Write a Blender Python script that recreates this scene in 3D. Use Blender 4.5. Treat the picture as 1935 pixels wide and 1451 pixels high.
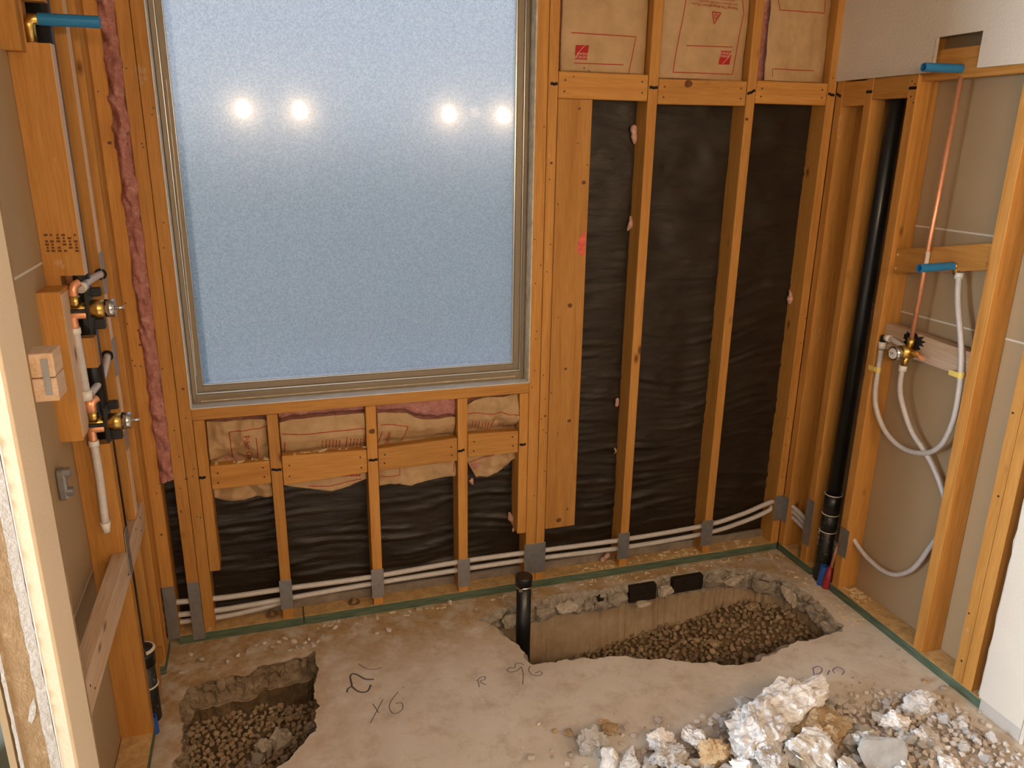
import bpy, bmesh, math, random
from mathutils import Vector, Matrix, noise, geometry

scene = bpy.context.scene
for _o in list(bpy.data.objects):
    bpy.data.objects.remove(_o, do_unlink=True)
COL = scene.collection

# ------------------------------------------------------------------ camera
W, H, F_PX = 1935.0, 1451.0, 1470.7
CAM = Vector((0.4422, -2.6909, 1.7849))
YAW, PITCH, ROLL = 0.3074, -0.3024, 0.0151
_cy, _sy, _cp, _sp = math.cos(YAW), math.sin(YAW), math.cos(PITCH), math.sin(PITCH)
FWD = Vector((_sy * _cp, _cy * _cp, _sp))
_r0 = Vector((_cy, -_sy, 0)); _u0 = _r0.cross(FWD)
RIGHT = _r0 * math.cos(ROLL) + _u0 * math.sin(ROLL)
UP = _u0 * math.cos(ROLL) - _r0 * math.sin(ROLL)
cam_data = bpy.data.cameras.new('camera')
cam_data.sensor_fit = 'HORIZONTAL'; cam_data.sensor_width = 36.0
cam_data.lens = F_PX * 36.0 / W
cam_data.clip_start = 0.02
cam = bpy.data.objects.new('camera', cam_data); COL.objects.link(cam)
m = Matrix((RIGHT, UP, -FWD)).transposed().to_4x4(); m.translation = CAM
cam.matrix_world = m
scene.camera = cam

# ------------------------------------------------------------------ sky, exposure
world = bpy.data.worlds.new('sky'); scene.world = world
world.use_nodes = True
wn = world.node_tree; wn.nodes.clear()
w_out = wn.nodes.new('ShaderNodeOutputWorld'); w_bg = wn.nodes.new('ShaderNodeBackground')
w_tc = wn.nodes.new('ShaderNodeTexCoord'); w_sep = wn.nodes.new('ShaderNodeSeparateXYZ'); w_ramp = wn.nodes.new('ShaderNodeValToRGB')
wn.links.new(w_tc.outputs['Generated'], w_sep.inputs[0]); wn.links.new(w_sep.outputs['Z'], w_ramp.inputs[0])
w_ramp.color_ramp.elements[0].position = 0.0; w_ramp.color_ramp.elements[0].color = (0.80, 0.84, 0.90, 1)
w_ramp.color_ramp.elements[1].position = 0.55; w_ramp.color_ramp.elements[1].color = (0.36, 0.54, 0.95, 1)
wn.links.new(w_ramp.outputs[0], w_bg.inputs[0]); wn.links.new(w_bg.outputs[0], w_out.inputs[0])
w_bg.inputs[1].default_value = 0.72
# hazy sun standing outside beyond the garden wall
SUN = bpy.data.lights.new('sun', 'SUN'); SUN.energy = 2.2; SUN.angle = math.radians(4); SUN.color = (1.0, 0.95, 0.88)
sun_o = bpy.data.objects.new('sun', SUN); COL.objects.link(sun_o)
sun_o.rotation_euler = Vector((0.49, -0.51, -0.71)).to_track_quat('-Z', 'Y').to_euler()
scene.view_settings.view_transform = 'Standard'
scene.view_settings.look = 'None'
scene.view_settings.gamma = 1.0
scene.view_settings.use_curve_mapping = False
scene.view_settings.exposure = 0.0
scene.cycles.use_denoising = True
scene.cycles.use_adaptive_sampling = True
scene.cycles.adaptive_threshold = 0.05
scene.cycles.use_light_tree = False
scene.cycles.max_bounces = 6
scene.cycles.diffuse_bounces = 3
scene.cycles.glossy_bounces = 3
scene.cycles.transmission_bounces = 4
scene.cycles.caustics_reflective = False
scene.cycles.sample_clamp_indirect = 6.0

# daylight entering by the window of the adjoining room (window_2 stands round it)
DAY = bpy.data.lights.new('daylight_window_two', 'AREA')
DAY.shape = 'RECTANGLE'; DAY.size = 0.7; DAY.size_y = 1.2; DAY.energy = 270; DAY.color = (0.72, 0.86, 1.0)
day_o = bpy.data.objects.new('daylight_window_two', DAY); COL.objects.link(day_o)
day_o.location = (-2.16, -1.56, 1.55); day_o.rotation_euler = (math.radians(90), 0, math.radians(-90))
BULB_WATT = 22.5
BULB_COL = (1.0, 0.68, 0.39)

# ------------------------------------------------------------------ helpers
def P(px, py, X=None, Y=None, Z=None):
    """the point of the plane X=, Y= or Z= (a wall, the floor) seen at a pixel of the photograph"""
    d = FWD + RIGHT * ((px - W / 2) / F_PX) - UP * ((py - H / 2) / F_PX)
    ax, v = (0, X) if X is not None else ((1, Y) if Y is not None else (2, Z))
    return CAM + d * ((v - CAM[ax]) / d[ax])

def tag(o, label=None, cat=None, group=None, kind=None):
    if label: o['label'] = label
    if cat: o['category'] = cat
    if group: o['group'] = group
    if kind: o['kind'] = kind
    return o

def empty(name, loc=(0, 0, 0)):
    o = bpy.data.objects.new(name, None); COL.objects.link(o); o.location = loc
    o.empty_display_size = 0.05
    return o

def link_mesh(name, me, mat, parent=None):
    o = bpy.data.objects.new(name, me); COL.objects.link(o)
    if mat is not None and not me.materials:
        me.materials.append(M[mat] if isinstance(mat, str) else mat)
    if parent is not None:
        o.parent = parent
        if parent.parent is None: o.matrix_parent_inverse = parent.matrix_basis.inverted()   # parts are meshed in room coordinates
    return o

def bm_obj(name, bm, mat, parent=None, smooth=False):
    bmesh.ops.recalc_face_normals(bm, faces=bm.faces)
    me = bpy.data.meshes.new(name); bm.to_mesh(me); bm.free()
    if smooth: me.shade_smooth()
    return link_mesh(name, me, mat, parent)

def pd_obj(name, verts, faces, mat, parent=None, smooth=False):
    me = bpy.data.meshes.new(name); me.from_pydata([tuple(v) for v in verts], [], faces); me.update()
    if smooth: me.shade_smooth()
    return link_mesh(name, me, mat, parent)

def add_box(bm, x0, x1, y0, y1, z0, z1, bev=0.0):
    vs = [bm.verts.new((x, y, z)) for x in (x0, x1) for y in (y0, y1) for z in (z0, z1)]
    fs = [(0, 1, 3, 2), (4, 6, 7, 5), (0, 4, 5, 1), (2, 3, 7, 6), (0, 2, 6, 4), (1, 5, 7, 3)]
    faces = [bm.faces.new([vs[i] for i in f]) for f in fs]
    if bev > 0:
        es = list({e for f in faces for e in f.edges})
        bmesh.ops.bevel(bm, geom=es, offset=bev, segments=1, profile=0.5, affect='EDGES')
    return vs

def box(name, x0, x1, y0, y1, z0, z1, mat, parent=None, bev=0.0):
    bm = bmesh.new(); add_box(bm, min(x0, x1), max(x0, x1), min(y0, y1), max(y0, y1), min(z0, z1), max(z0, z1), bev)
    return bm_obj(name, bm, mat, parent)

def smooth_path(pts, n=8):
    pts = [Vector(p) for p in pts]
    if len(pts) < 3: return pts
    out = []
    for i in range(len(pts) - 1):
        p0 = pts[max(i - 1, 0)]; p1 = pts[i]; p2 = pts[i + 1]; p3 = pts[min(i + 2, len(pts) - 1)]
        for k in range(n):
            t = k / n
            out.append(0.5 * ((2 * p1) + (p2 - p0) * t + (2 * p0 - 5 * p1 + 4 * p2 - p3) * t * t + (3 * p1 - p0 - 3 * p2 + p3) * t ** 3))
    out.append(pts[-1])
    return out

def add_tube(bm, pts, r, seg=12, caps=True, open_end=False):
    pts = [Vector(p) for p in pts]
    rs = r if isinstance(r, (list, tuple)) else [r] * len(pts)
    t = (pts[1] - pts[0]).normalized()
    n = t.orthogonal().normalized()
    rings = []
    for i, p in enumerate(pts):
        if i == 0: tt = (pts[1] - pts[0])
        elif i == len(pts) - 1: tt = (pts[-1] - pts[-2])
        else: tt = (pts[i + 1] - pts[i - 1])
        tt = tt.normalized() if tt.length > 1e-9 else t
        n = (n - tt * n.dot(tt)); n = n.normalized() if n.length > 1e-6 else tt.orthogonal().normalized()
        b = tt.cross(n); t = tt
        rings.append([bm.verts.new(p + (n * math.cos(2 * math.pi * k / seg) + b * math.sin(2 * math.pi * k / seg)) * rs[i]) for k in range(seg)])
    for a, c in zip(rings, rings[1:]):
        for k in range(seg):
            bm.faces.new((a[k], a[(k + 1) % seg], c[(k + 1) % seg], c[k]))
    if caps:
        bm.faces.new(rings[0][::-1])
        if not open_end: bm.faces.new(rings[-1])
    return rings

def tube(name, pts, r, mat, parent=None, seg=12, smooth=True, curve=False, caps=True):
    bm = bmesh.new(); add_tube(bm, smooth_path(pts) if curve else pts, r, seg, caps)
    o = bm_obj(name, bm, mat, parent)
    for f in o.data.polygons: f.use_smooth = smooth and len(f.vertices) == 4
    return o

def hollow(name, a, b, ro, ri, mat, parent=None, seg=20, depth=None):
    """a pipe from a to b, open at b"""
    a, b = Vector(a), Vector(b); d = (b - a).normalized()
    inner = a if depth is None else b - d * depth
    n = d.orthogonal().normalized(); t = d.cross(n)
    bm = bmesh.new(); rings = []
    for p, r in ((a, ro), (b, ro), (b, ri), (inner, ri)):
        rings.append([bm.verts.new(p + (n * math.cos(2 * math.pi * k / seg) + t * math.sin(2 * math.pi * k / seg)) * r) for k in range(seg)])
    for u_, w_ in zip(rings, rings[1:]):
        for k in range(seg): bm.faces.new((u_[k], u_[(k + 1) % seg], w_[(k + 1) % seg], w_[k]))
    bm.faces.new(rings[0][::-1]); bm.faces.new(rings[-1])
    return bm_obj(name, bm, mat, parent)

def ribbon(name, pts, w, mat, parent, nrm):
    """a thin flat stroke lying on a surface (ink, paint)"""
    pts = [Vector(p) for p in pts]; nrm = Vector(nrm).normalized()
    vs, fs = [], []
    for i, p in enumerate(pts):
        t = (pts[min(i + 1, len(pts) - 1)] - pts[max(i - 1, 0)])
        s = t.cross(nrm)
        s = s.normalized() if s.length > 1e-9 else Vector((1, 0, 0))
        vs += [p + s * w / 2, p - s * w / 2]
    for i in range(len(pts) - 1): fs.append((2 * i, 2 * i + 1, 2 * i + 3, 2 * i + 2))
    return pd_obj(name, vs, fs, mat, parent)

def fbm(x, y, z, octv=3):
    return noise.fractal(Vector((x, y, z)), 1.0, 2.0, octv)

# ------------------------------------------------------------------ materials
M = {}
def mat(name):
    ma = bpy.data.materials.new(name); ma.use_nodes = True
    nt = ma.node_tree; b = nt.nodes['Principled BSDF']; M[name] = ma
    return ma, nt, b
def nd(nt, kind, **kw):
    n = nt.nodes.new(kind)
    for k, v in kw.items(): setattr(n, k, v)
    return n
def rgb(c): return (c[0], c[1], c[2], 1.0)

def ramp(nt, fac, stops):
    r = nd(nt, 'ShaderNodeValToRGB')
    while len(r.color_ramp.elements) < len(stops): r.color_ramp.elements.new(0.5)
    for e, (p, c) in zip(r.color_ramp.elements, stops):
        e.position = p; e.color = rgb(c) if len(c) == 3 else c
    if fac is not None: nt.links.new(fac, r.inputs[0])
    return r
def mixc(nt, fac, a, b, mode='MIX'):
    n = nd(nt, 'ShaderNodeMix', data_type='RGBA', blend_type=mode)
    for sock, v in ((n.inputs[0], fac), (n.inputs[6], a), (n.inputs[7], b)):
        if hasattr(v, 'is_output'): nt.links.new(v, sock)
        elif isinstance(v, (int, float)): sock.default_value = v
        else: sock.default_value = rgb(v)
    return n.outputs[2]
def coords(nt, scale=(1, 1, 1), rot=(0, 0, 0)):
    tc = nd(nt, 'ShaderNodeTexCoord'); mp = nd(nt, 'ShaderNodeMapping')
    mp.inputs['Scale'].default_value = scale; mp.inputs['Rotation'].default_value = rot
    nt.links.new(tc.outputs['Object'], mp.inputs['Vector'])
    return mp.outputs[0]
def noise_t(nt, vec, scale, detail=4, rough=0.5, dist=0.0):
    n = nd(nt, 'ShaderNodeTexNoise'); n.inputs['Scale'].default_value = scale; n.inputs['Detail'].default_value = min(detail, 4)
    n.inputs['Roughness'].default_value = rough; n.inputs['Distortion'].default_value = dist
    nt.links.new(vec, n.inputs['Vector']); return n.outputs['Fac']
def bump(nt, b, height, strength, dist=0.01):
    n = nd(nt, 'ShaderNodeBump'); n.inputs['Strength'].default_value = strength; n.inputs['Distance'].default_value = dist
    nt.links.new(height, n.inputs['Height']); nt.links.new(n.outputs[0], b.inputs['Normal'])

def simple(name, col, rough=0.5, metal=0.0, spec=0.5, var=0.0, nscale=30, bstr=0.0, bscale=200):
    ma, nt, b = mat(name)
    b.inputs['Base Color'].default_value = rgb(col); b.inputs['Roughness'].default_value = rough
    b.inputs['Metallic'].default_value = metal; b.inputs['Specular IOR Level'].default_value = spec
    v = coords(nt)
    if var > 0:
        f = noise_t(nt, v, nscale, 5, 0.6)
        r = ramp(nt, f, [(0.3, tuple(c * (1 - var) for c in col)), (0.7, tuple(min(1, c * (1 + var)) for c in col))])
        nt.links.new(r.outputs[0], b.inputs['Base Color'])
    if bstr > 0: bump(nt, b, noise_t(nt, v, bscale, 3, 0.6), bstr, 0.004)
    return ma

def wood(name, grain, base, knots=True, smear=0.25):
    ma, nt, b = mat(name)
    long, wide = 1.2, 22.0
    sc = {'x': (long, wide, wide), 'y': (wide, long, wide), 'z': (wide, wide, long)}[grain]
    v = coords(nt, sc)
    info = nd(nt, 'ShaderNodeObjectInfo')
    add = nd(nt, 'ShaderNodeVectorMath', operation='ADD'); nt.links.new(v, add.inputs[0])
    mul = nd(nt, 'ShaderNodeMath', operation='MULTIPLY'); mul.inputs[1].default_value = 37.0; nt.links.new(info.outputs['Random'], mul.inputs[0])
    nt.links.new(mul.outputs[0], add.inputs[1])
    f = noise_t(nt, add.outputs[0], 1.6, 5, 0.6, 0.6)
    r = ramp(nt, f, [(0.25, tuple(c * s for c, s in zip(base, (0.80, 0.74, 0.62)))), (0.5, base), (0.75, tuple(min(1, c * s) for c, s in zip(base, (1.10, 1.16, 1.35))))])
    fine = noise_t(nt, add.outputs[0], 9.0, 3, 0.6)
    rf = ramp(nt, fine, [(0.3, (0.86, 0.84, 0.80)), (0.65, (1.06, 1.06, 1.06))])
    col = mixc(nt, 1.0, r.outputs[0], rf.outputs[0], 'MULTIPLY')
    # each board its own tone
    hsv = nd(nt, 'ShaderNodeHueSaturation')
    mr = nd(nt, 'ShaderNodeMapRange'); mr.inputs['To Min'].default_value = 0.84; mr.inputs['To Max'].default_value = 1.12
    nt.links.new(info.outputs['Random'], mr.inputs[0]); nt.links.new(mr.outputs[0], hsv.inputs['Value']); nt.links.new(col, hsv.inputs['Color'])
    col = hsv.outputs[0]
    if knots:
        ks = {'x': (4.2, 9, 9), 'y': (9, 4.2, 9), 'z': (9, 9, 4.2)}[grain]
        kv = coords(nt, ks)
        ka = nd(nt, 'ShaderNodeVectorMath', operation='ADD'); nt.links.new(kv, ka.inputs[0]); nt.links.new(mul.outputs[0], ka.inputs[1])
        vo = nd(nt, 'ShaderNodeTexVoronoi'); vo.inputs['Scale'].default_value = 1.0; nt.links.new(ka.outputs[0], vo.inputs['Vector'])
        kr = ramp(nt, vo.outputs['Distance'], [(0.045, (1, 1, 1)), (0.07, (0.55, 0.55, 0.55)), (0.12, (0, 0, 0))])
        col = mixc(nt, kr.outputs[0], col, (base[0] * 0.30, base[1] * 0.22, base[2] * 0.18))
    if smear > 0:
        sv = coords(nt, (9, 9, 5))
        sf = noise_t(nt, sv, 1.3, 6, 0.72)
        sr = ramp(nt, sf, [(0.66, (0, 0, 0)), (0.72, (smear, smear, smear))])
        col = mixc(nt, sr.outputs[0], col, (0.72, 0.62, 0.50))
    nt.links.new(col, b.inputs['Base Color'])
    b.inputs['Roughness'].default_value = 0.62; b.inputs['Specular IOR Level'].default_value = 0.3
    bump(nt, b, fine, 0.15, 0.003)
    return ma

WOOD = (0.545, 0.250, 0.056)
for g in 'xyz': wood('wood_' + g, g, WOOD)
for g in 'xyz': wood('pale_wood_' + g, g, (0.66, 0.46, 0.30), smear=0.5)

# treated sill: green timber, sawdust lying on the upward faces
ma, nt, b = mat('treated_sill')
v = coords(nt, (3, 3, 3))
g = ramp(nt, noise_t(nt, coords(nt, (4, 4, 40)), 3, 4), [(0.3, (0.045, 0.085, 0.055)), (0.7, (0.14, 0.175, 0.105))])
d = ramp(nt, noise_t(nt, v, 9, 6, 0.7), [(0.3, (0.42, 0.24, 0.08)), (0.7, (0.72, 0.47, 0.20))])
geo = nd(nt, 'ShaderNodeNewGeometry'); sp = nd(nt, 'ShaderNodeSeparateXYZ'); nt.links.new(geo.outputs['Normal'], sp.inputs[0])
up = ramp(nt, sp.outputs['Z'], [(0.5, (0, 0, 0)), (0.8, (1, 1, 1))])
nt.links.new(mixc(nt, up.outputs[0], g.outputs[0], d.outputs[0]), b.inputs['Base Color']); b.inputs['Roughness'].default_value = 0.85

# black building paper behind the studs
ma, nt, b = mat('building_paper')
f = noise_t(nt, coords(nt, (2, 2, 7)), 3, 5, 0.6)
nt.links.new(ramp(nt, f, [(0.3, (0.016, 0.0095, 0.005)), (0.7, (0.030, 0.019, 0.011))]).outputs[0], b.inputs['Base Color'])
b.inputs['Roughness'].default_value = 0.42; b.inputs['Specular IOR Level'].default_value = 0.38
bump(nt, b, noise_t(nt, coords(nt, (6, 6, 22)), 3, 5, 0.65), 0.25, 0.01)

# kraft facing
ma, nt, b = mat('kraft_paper')
v = coords(nt)
f = noise_t(nt, v, 14, 5, 0.6)
nt.links.new(ramp(nt, f, [(0.3, (0.43, 0.265, 0.125)), (0.7, (0.53, 0.335, 0.165))]).outputs[0], b.inputs['Base Color'])
b.inputs['Roughness'].default_value = 0.55; b.inputs['Specular IOR Level'].default_value = 0.35
bump(nt, b, noise_t(nt, v, 45, 5, 0.6), 0.18, 0.006)

ma, nt, b = mat('pink_fibre')
v = coords(nt)
f = noise_t(nt, v, 38, 6, 0.7, 1.0)
nt.links.new(ramp(nt, f, [(0.25, (0.46, 0.17, 0.145)), (0.55, (0.66, 0.30, 0.25)), (0.8, (0.82, 0.54, 0.47))]).outputs[0], b.inputs['Base Color'])
b.inputs['Roughness'].default_value = 0.95; b.inputs['Specular IOR Level'].default_value = 0.1
bump(nt, b, noise_t(nt, v, 120, 5, 0.8), 0.9, 0.01)

simple('pale_fibre', (0.62, 0.36, 0.28), 0.95, 0, 0.1, 0.3, 60, 0.8, 150)
def drywall(name, col, bs=0.35):
    ma, nt, b = mat(name)
    v = coords(nt)
    f = noise_t(nt, v, 5, 5, 0.6)
    nt.links.new(ramp(nt, f, [(0.3, tuple(c * 0.95 for c in col)), (0.7, col)]).outputs[0], b.inputs['Base Color'])
    b.inputs['Roughness'].default_value = 0.9; b.inputs['Specular IOR Level'].default_value = 0.2
    bump(nt, b, noise_t(nt, v, 120, 3, 0.55), bs, 0.004)
drywall('painted_drywall', (0.72, 0.635, 0.535))
drywall('cream_drywall', (0.86, 0.70, 0.50), 0.2)
drywall('gypsum_edge', (0.54, 0.48, 0.42), 0.5)
drywall('drywall_back', (0.44, 0.305, 0.170), 0.12)
drywall('far_paint', (0.40, 0.37, 0.33), 0.1)
drywall('ceiling_paint', (0.74, 0.72, 0.68), 0.3)
ma, nt, b = mat('torn_paper')
f = noise_t(nt, coords(nt, (1, 1, .7)), 60, 6, 0.7)
nt.links.new(ramp(nt, f, [(0.3, (0.29, 0.17, 0.075)), (0.6, (0.37, 0.23, 0.11)), (0.72, (0.50, 0.37, 0.24))]).outputs[0], b.inputs['Base Color'])
b.inputs['Roughness'].default_value = 0.9; bump(nt, b, f, 0.6, 0.004)

# slab top: grey cement with trodden dirt; sawdust gathers by the walls and in the corner
ma, nt, b = mat('slab_top')
v = coords(nt)
big = noise_t(nt, v, 2.6, 6, 0.62)
conc = ramp(nt, big, [(0.3, (0.58, 0.50, 0.405)), (0.5, (0.71, 0.635, 0.545)), (0.72, (0.79, 0.735, 0.66))])
spots = ramp(nt, noise_t(nt, v, 9, 7, 0.75), [(0.30, (0.80, 0.75, 0.69)), (0.5, (1, 1, 1))])
c1 = mixc(nt, 1.0, conc.outputs[0], spots.outputs[0], 'MULTIPLY')
sep = nd(nt, 'ShaderNodeSeparateXYZ'); nt.links.new(v, sep.inputs[0])
def lin(sock, a, bb):
    r = nd(nt, 'ShaderNodeMapRange', interpolation_type='SMOOTHSTEP'); r.inputs['From Min'].default_value = a; r.inputs['From Max'].default_value = bb
    nt.links.new(sock, r.inputs[0]); return r.outputs[0]
def mth(op, a, bb):
    n = nd(nt, 'ShaderNodeMath', operation=op)
    for s, x in zip(n.inputs, (a, bb)):
        if hasattr(x, 'is_output'): nt.links.new(x, s)
        else: s.default_value = x
    return n.outputs[0]
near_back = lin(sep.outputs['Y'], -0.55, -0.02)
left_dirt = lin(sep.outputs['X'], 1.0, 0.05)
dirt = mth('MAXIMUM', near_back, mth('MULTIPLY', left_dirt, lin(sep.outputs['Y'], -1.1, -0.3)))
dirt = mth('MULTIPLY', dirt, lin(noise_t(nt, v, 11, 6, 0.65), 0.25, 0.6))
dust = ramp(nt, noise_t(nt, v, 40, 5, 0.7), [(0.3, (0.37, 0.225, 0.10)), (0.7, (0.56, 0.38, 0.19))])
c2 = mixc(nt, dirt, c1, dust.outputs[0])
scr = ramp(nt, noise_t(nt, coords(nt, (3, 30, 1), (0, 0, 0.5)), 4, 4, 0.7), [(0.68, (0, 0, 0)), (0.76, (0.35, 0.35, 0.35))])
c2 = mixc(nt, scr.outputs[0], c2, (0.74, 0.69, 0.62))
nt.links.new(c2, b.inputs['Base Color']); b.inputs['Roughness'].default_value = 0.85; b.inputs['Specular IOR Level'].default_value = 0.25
bump(nt, b, noise_t(nt, v, 50, 6, 0.7), 0.25, 0.006)

def rocky(name, lo, mid, hi, scale=18, bs=0.8, rough=0.95, peb=None):
    ma, nt, b = mat(name)
    v = coords(nt)
    f = noise_t(nt, v, scale, 7, 0.68)
    col = ramp(nt, f, [(0.28, lo), (0.5, mid), (0.72, hi)]).outputs[0]
    info = nd(nt, 'ShaderNodeObjectInfo')
    hsv = nd(nt, 'ShaderNodeHueSaturation'); mr = nd(nt, 'ShaderNodeMapRange'); mr.inputs['To Min'].default_value = 0.68; mr.inputs['To Max'].default_value = 1.15
    nt.links.new(info.outputs['Random'], mr.inputs[0]); nt.links.new(mr.outputs[0], hsv.inputs['Value'])
    if peb:
        vo = nd(nt, 'ShaderNodeTexVoronoi'); vo.inputs['Scale'].default_value = peb[0]; nt.links.new(v, vo.inputs['Vector'])
        msk = ramp(nt, vo.outputs['Distance'], [(0.30, (1, 1, 1)), (0.36, (0, 0, 0))])
        pc = mixc(nt, 0.6, vo.outputs['Color'], peb[1]); pc = mixc(nt, 0.75, pc, peb[1])
        soft = nd(nt, 'ShaderNodeMath', operation='MULTIPLY'); nt.links.new(msk.outputs[0], soft.inputs[0]); nt.links.new(ramp(nt, noise_t(nt, v, 24, 3), [(0.42, (0, 0, 0)), (0.62, (.7, .7, .7))]).outputs[0], soft.inputs[1])
        col = mixc(nt, soft.outputs[0], col, pc)
    nt.links.new(col, hsv.inputs['Color']); nt.links.new(hsv.outputs[0], b.inputs['Base Color'])
    b.inputs['Roughness'].default_value = rough; b.inputs['Specular IOR Level'].default_value = 0.2
    bump(nt, b, f, bs, 0.012)
rocky('broken_concrete', (0.34, 0.27, 0.20), (0.52, 0.44, 0.35), (0.70, 0.62, 0.53), 34)
rocky('footing', (0.46, 0.33, 0.20), (0.58, 0.43, 0.275), (0.68, 0.54, 0.38), 7, 0.3)
rocky('dirt_edge', (0.22, 0.15, 0.09), (0.34, 0.245, 0.155), (0.46, 0.36, 0.25), 24)
rocky('earth', (0.13, 0.085, 0.045), (0.22, 0.145, 0.08), (0.32, 0.22, 0.125), 30)
rocky('trench_gravel', (0.29, 0.19, 0.105), (0.46, 0.33, 0.20), (0.62, 0.475, 0.32), 22, 0.3, 0.8)
rocky('rubble', (0.62, 0.55, 0.49), (0.84, 0.81, 0.78), (0.93, 0.92, 0.91), 20, 0.55, 0.95, (34, (0.60, 0.44, 0.33)))
rocky('pebble', (0.46, 0.37, 0.30), (0.64, 0.56, 0.49), (0.78, 0.73, 0.68), 14, 0.2, 0.75)
rocky('grit', (0.44, 0.35, 0.27), (0.62, 0.53, 0.45), (0.76, 0.71, 0.66), 60, 0.9)
rocky('slab_chip', (0.44, 0.42, 0.40), (0.58, 0.56, 0.54), (0.68, 0.67, 0.66), 14, 0.4)
rocky('tan_rock', (0.46, 0.30, 0.16), (0.60, 0.42, 0.24), (0.74, 0.60, 0.42), 20, 0.7)

simple('abs_black', (0.012, 0.012, 0.013), 0.28, 0, 0.5, 0.3, 12)
ma, nt, b = mat('abs_dirty')
f = noise_t(nt, coords(nt, (1, 1, .7)), 130, 3, 0.6)
nt.links.new(ramp(nt, f, [(0.0, (0.012, 0.012, 0.012)), (0.62, (0.015, 0.015, 0.014)), (0.70, (0.34, 0.30, 0.24))]).outputs[0], b.inputs['Base Color']); b.inputs['Roughness'].default_value = 0.45
simple('pex_white', (0.60, 0.545, 0.51), 0.35, 0, 0.5, 0.08, 60)
simple('pex_ring', (0.80, 0.76, 0.70), 0.4)
simple('copper', (0.92, 0.42, 0.23), 0.36, 0.6, 0.5, 0.12, 40)
simple('brass', (0.70, 0.46, 0.13), 0.3, 1.0, 0.5, 0.2, 50)
simple('chrome', (0.62, 0.60, 0.57), 0.2, 1.0)
simple('steel_plate', (0.40, 0.40, 0.40), 0.48, 0.85, 0.5, 0.12, 40)
simple('blue_plastic', (0.020, 0.19, 0.42), 0.35)
simple('sleeve_blue', (0.02, 0.10, 0.42), 0.4)
simple('sleeve_red', (0.33, 0.028, 0.035), 0.45, 0, 0.4, 0.3, 40)
simple('black_plastic', (0.016, 0.015, 0.014), 0.5, 0, 0.5, 0.4, 60)
simple('yellow_plastic', (0.80, 0.62, 0.17), 0.45)
simple('window_frame_paint', (0.255, 0.195, 0.125), 0.42, 0, 0.5, 0.06, 20)
simple('aluminium', (0.62, 0.63, 0.62), 0.3, 0.9)
simple('sill_paint', (0.66, 0.64, 0.60), 0.45, 0, 0.5, 0.1, 18, 0.2, 40)
simple('jamb_paint', (0.62, 0.52, 0.36), 0.6, 0, 0.4, 0.28, 25)
simple('red_ink', (0.38, 0.025, 0.02), 0.7, 0, 0.2)
simple('logo_red', (0.42, 0.022, 0.02), 0.6, 0, 0.2)
simple('logo_pale', (0.72, 0.48, 0.33), 0.6, 0, 0.2)
simple('black_ink', (0.015, 0.011, 0.010), 0.7, 0, 0.2)
simple('stamp_ink', (0.14, 0.06, 0.02), 0.8, 0, 0.2)
simple('pencil', (0.13, 0.115, 0.12), 0.8, 0, 0.2)
simple('purple_ink', (0.20, 0.16, 0.27), 0.8, 0, 0.2)
simple('pink_spray', (0.72, 0.13, 0.10), 0.7, 0, 0.2, 0.3, 60)
simple('nail_steel', (0.09, 0.06, 0.04), 0.5, 0.6)
simple('rust', (0.30, 0.17, 0.08), 0.75, 0.2, 0.4, 0.3, 60)
simple('knot_wood', (0.15, 0.052, 0.016), 0.6, 0, 0.3, 0.35, 120)
simple('scorch', (0.008, 0.006, 0.005), 0.9)
simple('black_piece', (0.018, 0.012, 0.008), 0.8, 0, 0.3, 0.3, 40, 0.4, 120)
simple('tile_floor', (0.13, 0.135, 0.11), 0.6, 0, 0.4, 0.2, 8)
simple('porcelain', (0.62, 0.68, 0.66), 0.2)
simple('mud', (0.26, 0.21, 0.165), 0.9, 0, 0.2, 0.25, 20, 0.5, 60)
simple('sheathing', (0.30, 0.20, 0.10), 0.9, 0, 0.2, 0.2, 8)
simple('stucco', (0.40, 0.44, 0.38), 0.95, 0, 0.2, 0.2, 2)
simple('yard', (0.84, 0.83, 0.78), 0.95, 0, 0.2, 0.2, 2)
simple('hedge_green', (0.12, 0.17, 0.09), 0.95, 0, 0.2, 0.5, 3)
simple('chip_wood', (0.85, 0.68, 0.44), 0.8, 0, 0.2, 0.1, 60)
simple('tape_line', (0.72, 0.64, 0.53), 0.9, 0, 0.2)
ma, nt, b = mat('bulb_glow')
b.inputs['Base Color'].default_value = (1, 0.9, 0.75, 1); b.inputs['Emission Color'].default_value = rgb(BULB_COL); b.inputs['Emission Strength'].default_value = 130.0

ma, nt, b = mat('bulb_dim')
b.inputs['Base Color'].default_value = (1, 0.9, 0.75, 1); b.inputs['Emission Color'].default_value = rgb(BULB_COL); b.inputs['Emission Strength'].default_value = 14.0

# obscure glass: smooth room side mirrors, pebbled outer side scatters the daylight
ma, nt, b = mat('obscure_glass')
nt.nodes.remove(b)
out = nt.nodes['Material Output']
v = coords(nt)
nz = noise_t(nt, v, 260, 2, 0.6)
bp = nd(nt, 'ShaderNodeBump'); bp.inputs['Strength'].default_value = 0.55; bp.inputs['Distance'].default_value = 0.004; nt.links.new(nz, bp.inputs['Height'])
refr = nd(nt, 'ShaderNodeBsdfRefraction'); refr.inputs['IOR'].default_value = 1.20; refr.inputs['Roughness'].default_value = 0.70
nt.links.new(bp.outputs[0], refr.inputs['Normal'])
spk = ramp(nt, noise_t(nt, v, 210, 2, 0.5), [(0.35, (0.74, 0.77, 0.80)), (0.55, (0.90, 0.91, 0.93)), (0.70, (1, 1, 1))])
nt.links.new(spk.outputs[0], refr.inputs['Color'])
trl = nd(nt, 'ShaderNodeBsdfTranslucent'); nt.links.new(spk.outputs[0], trl.inputs['Color'])
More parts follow.
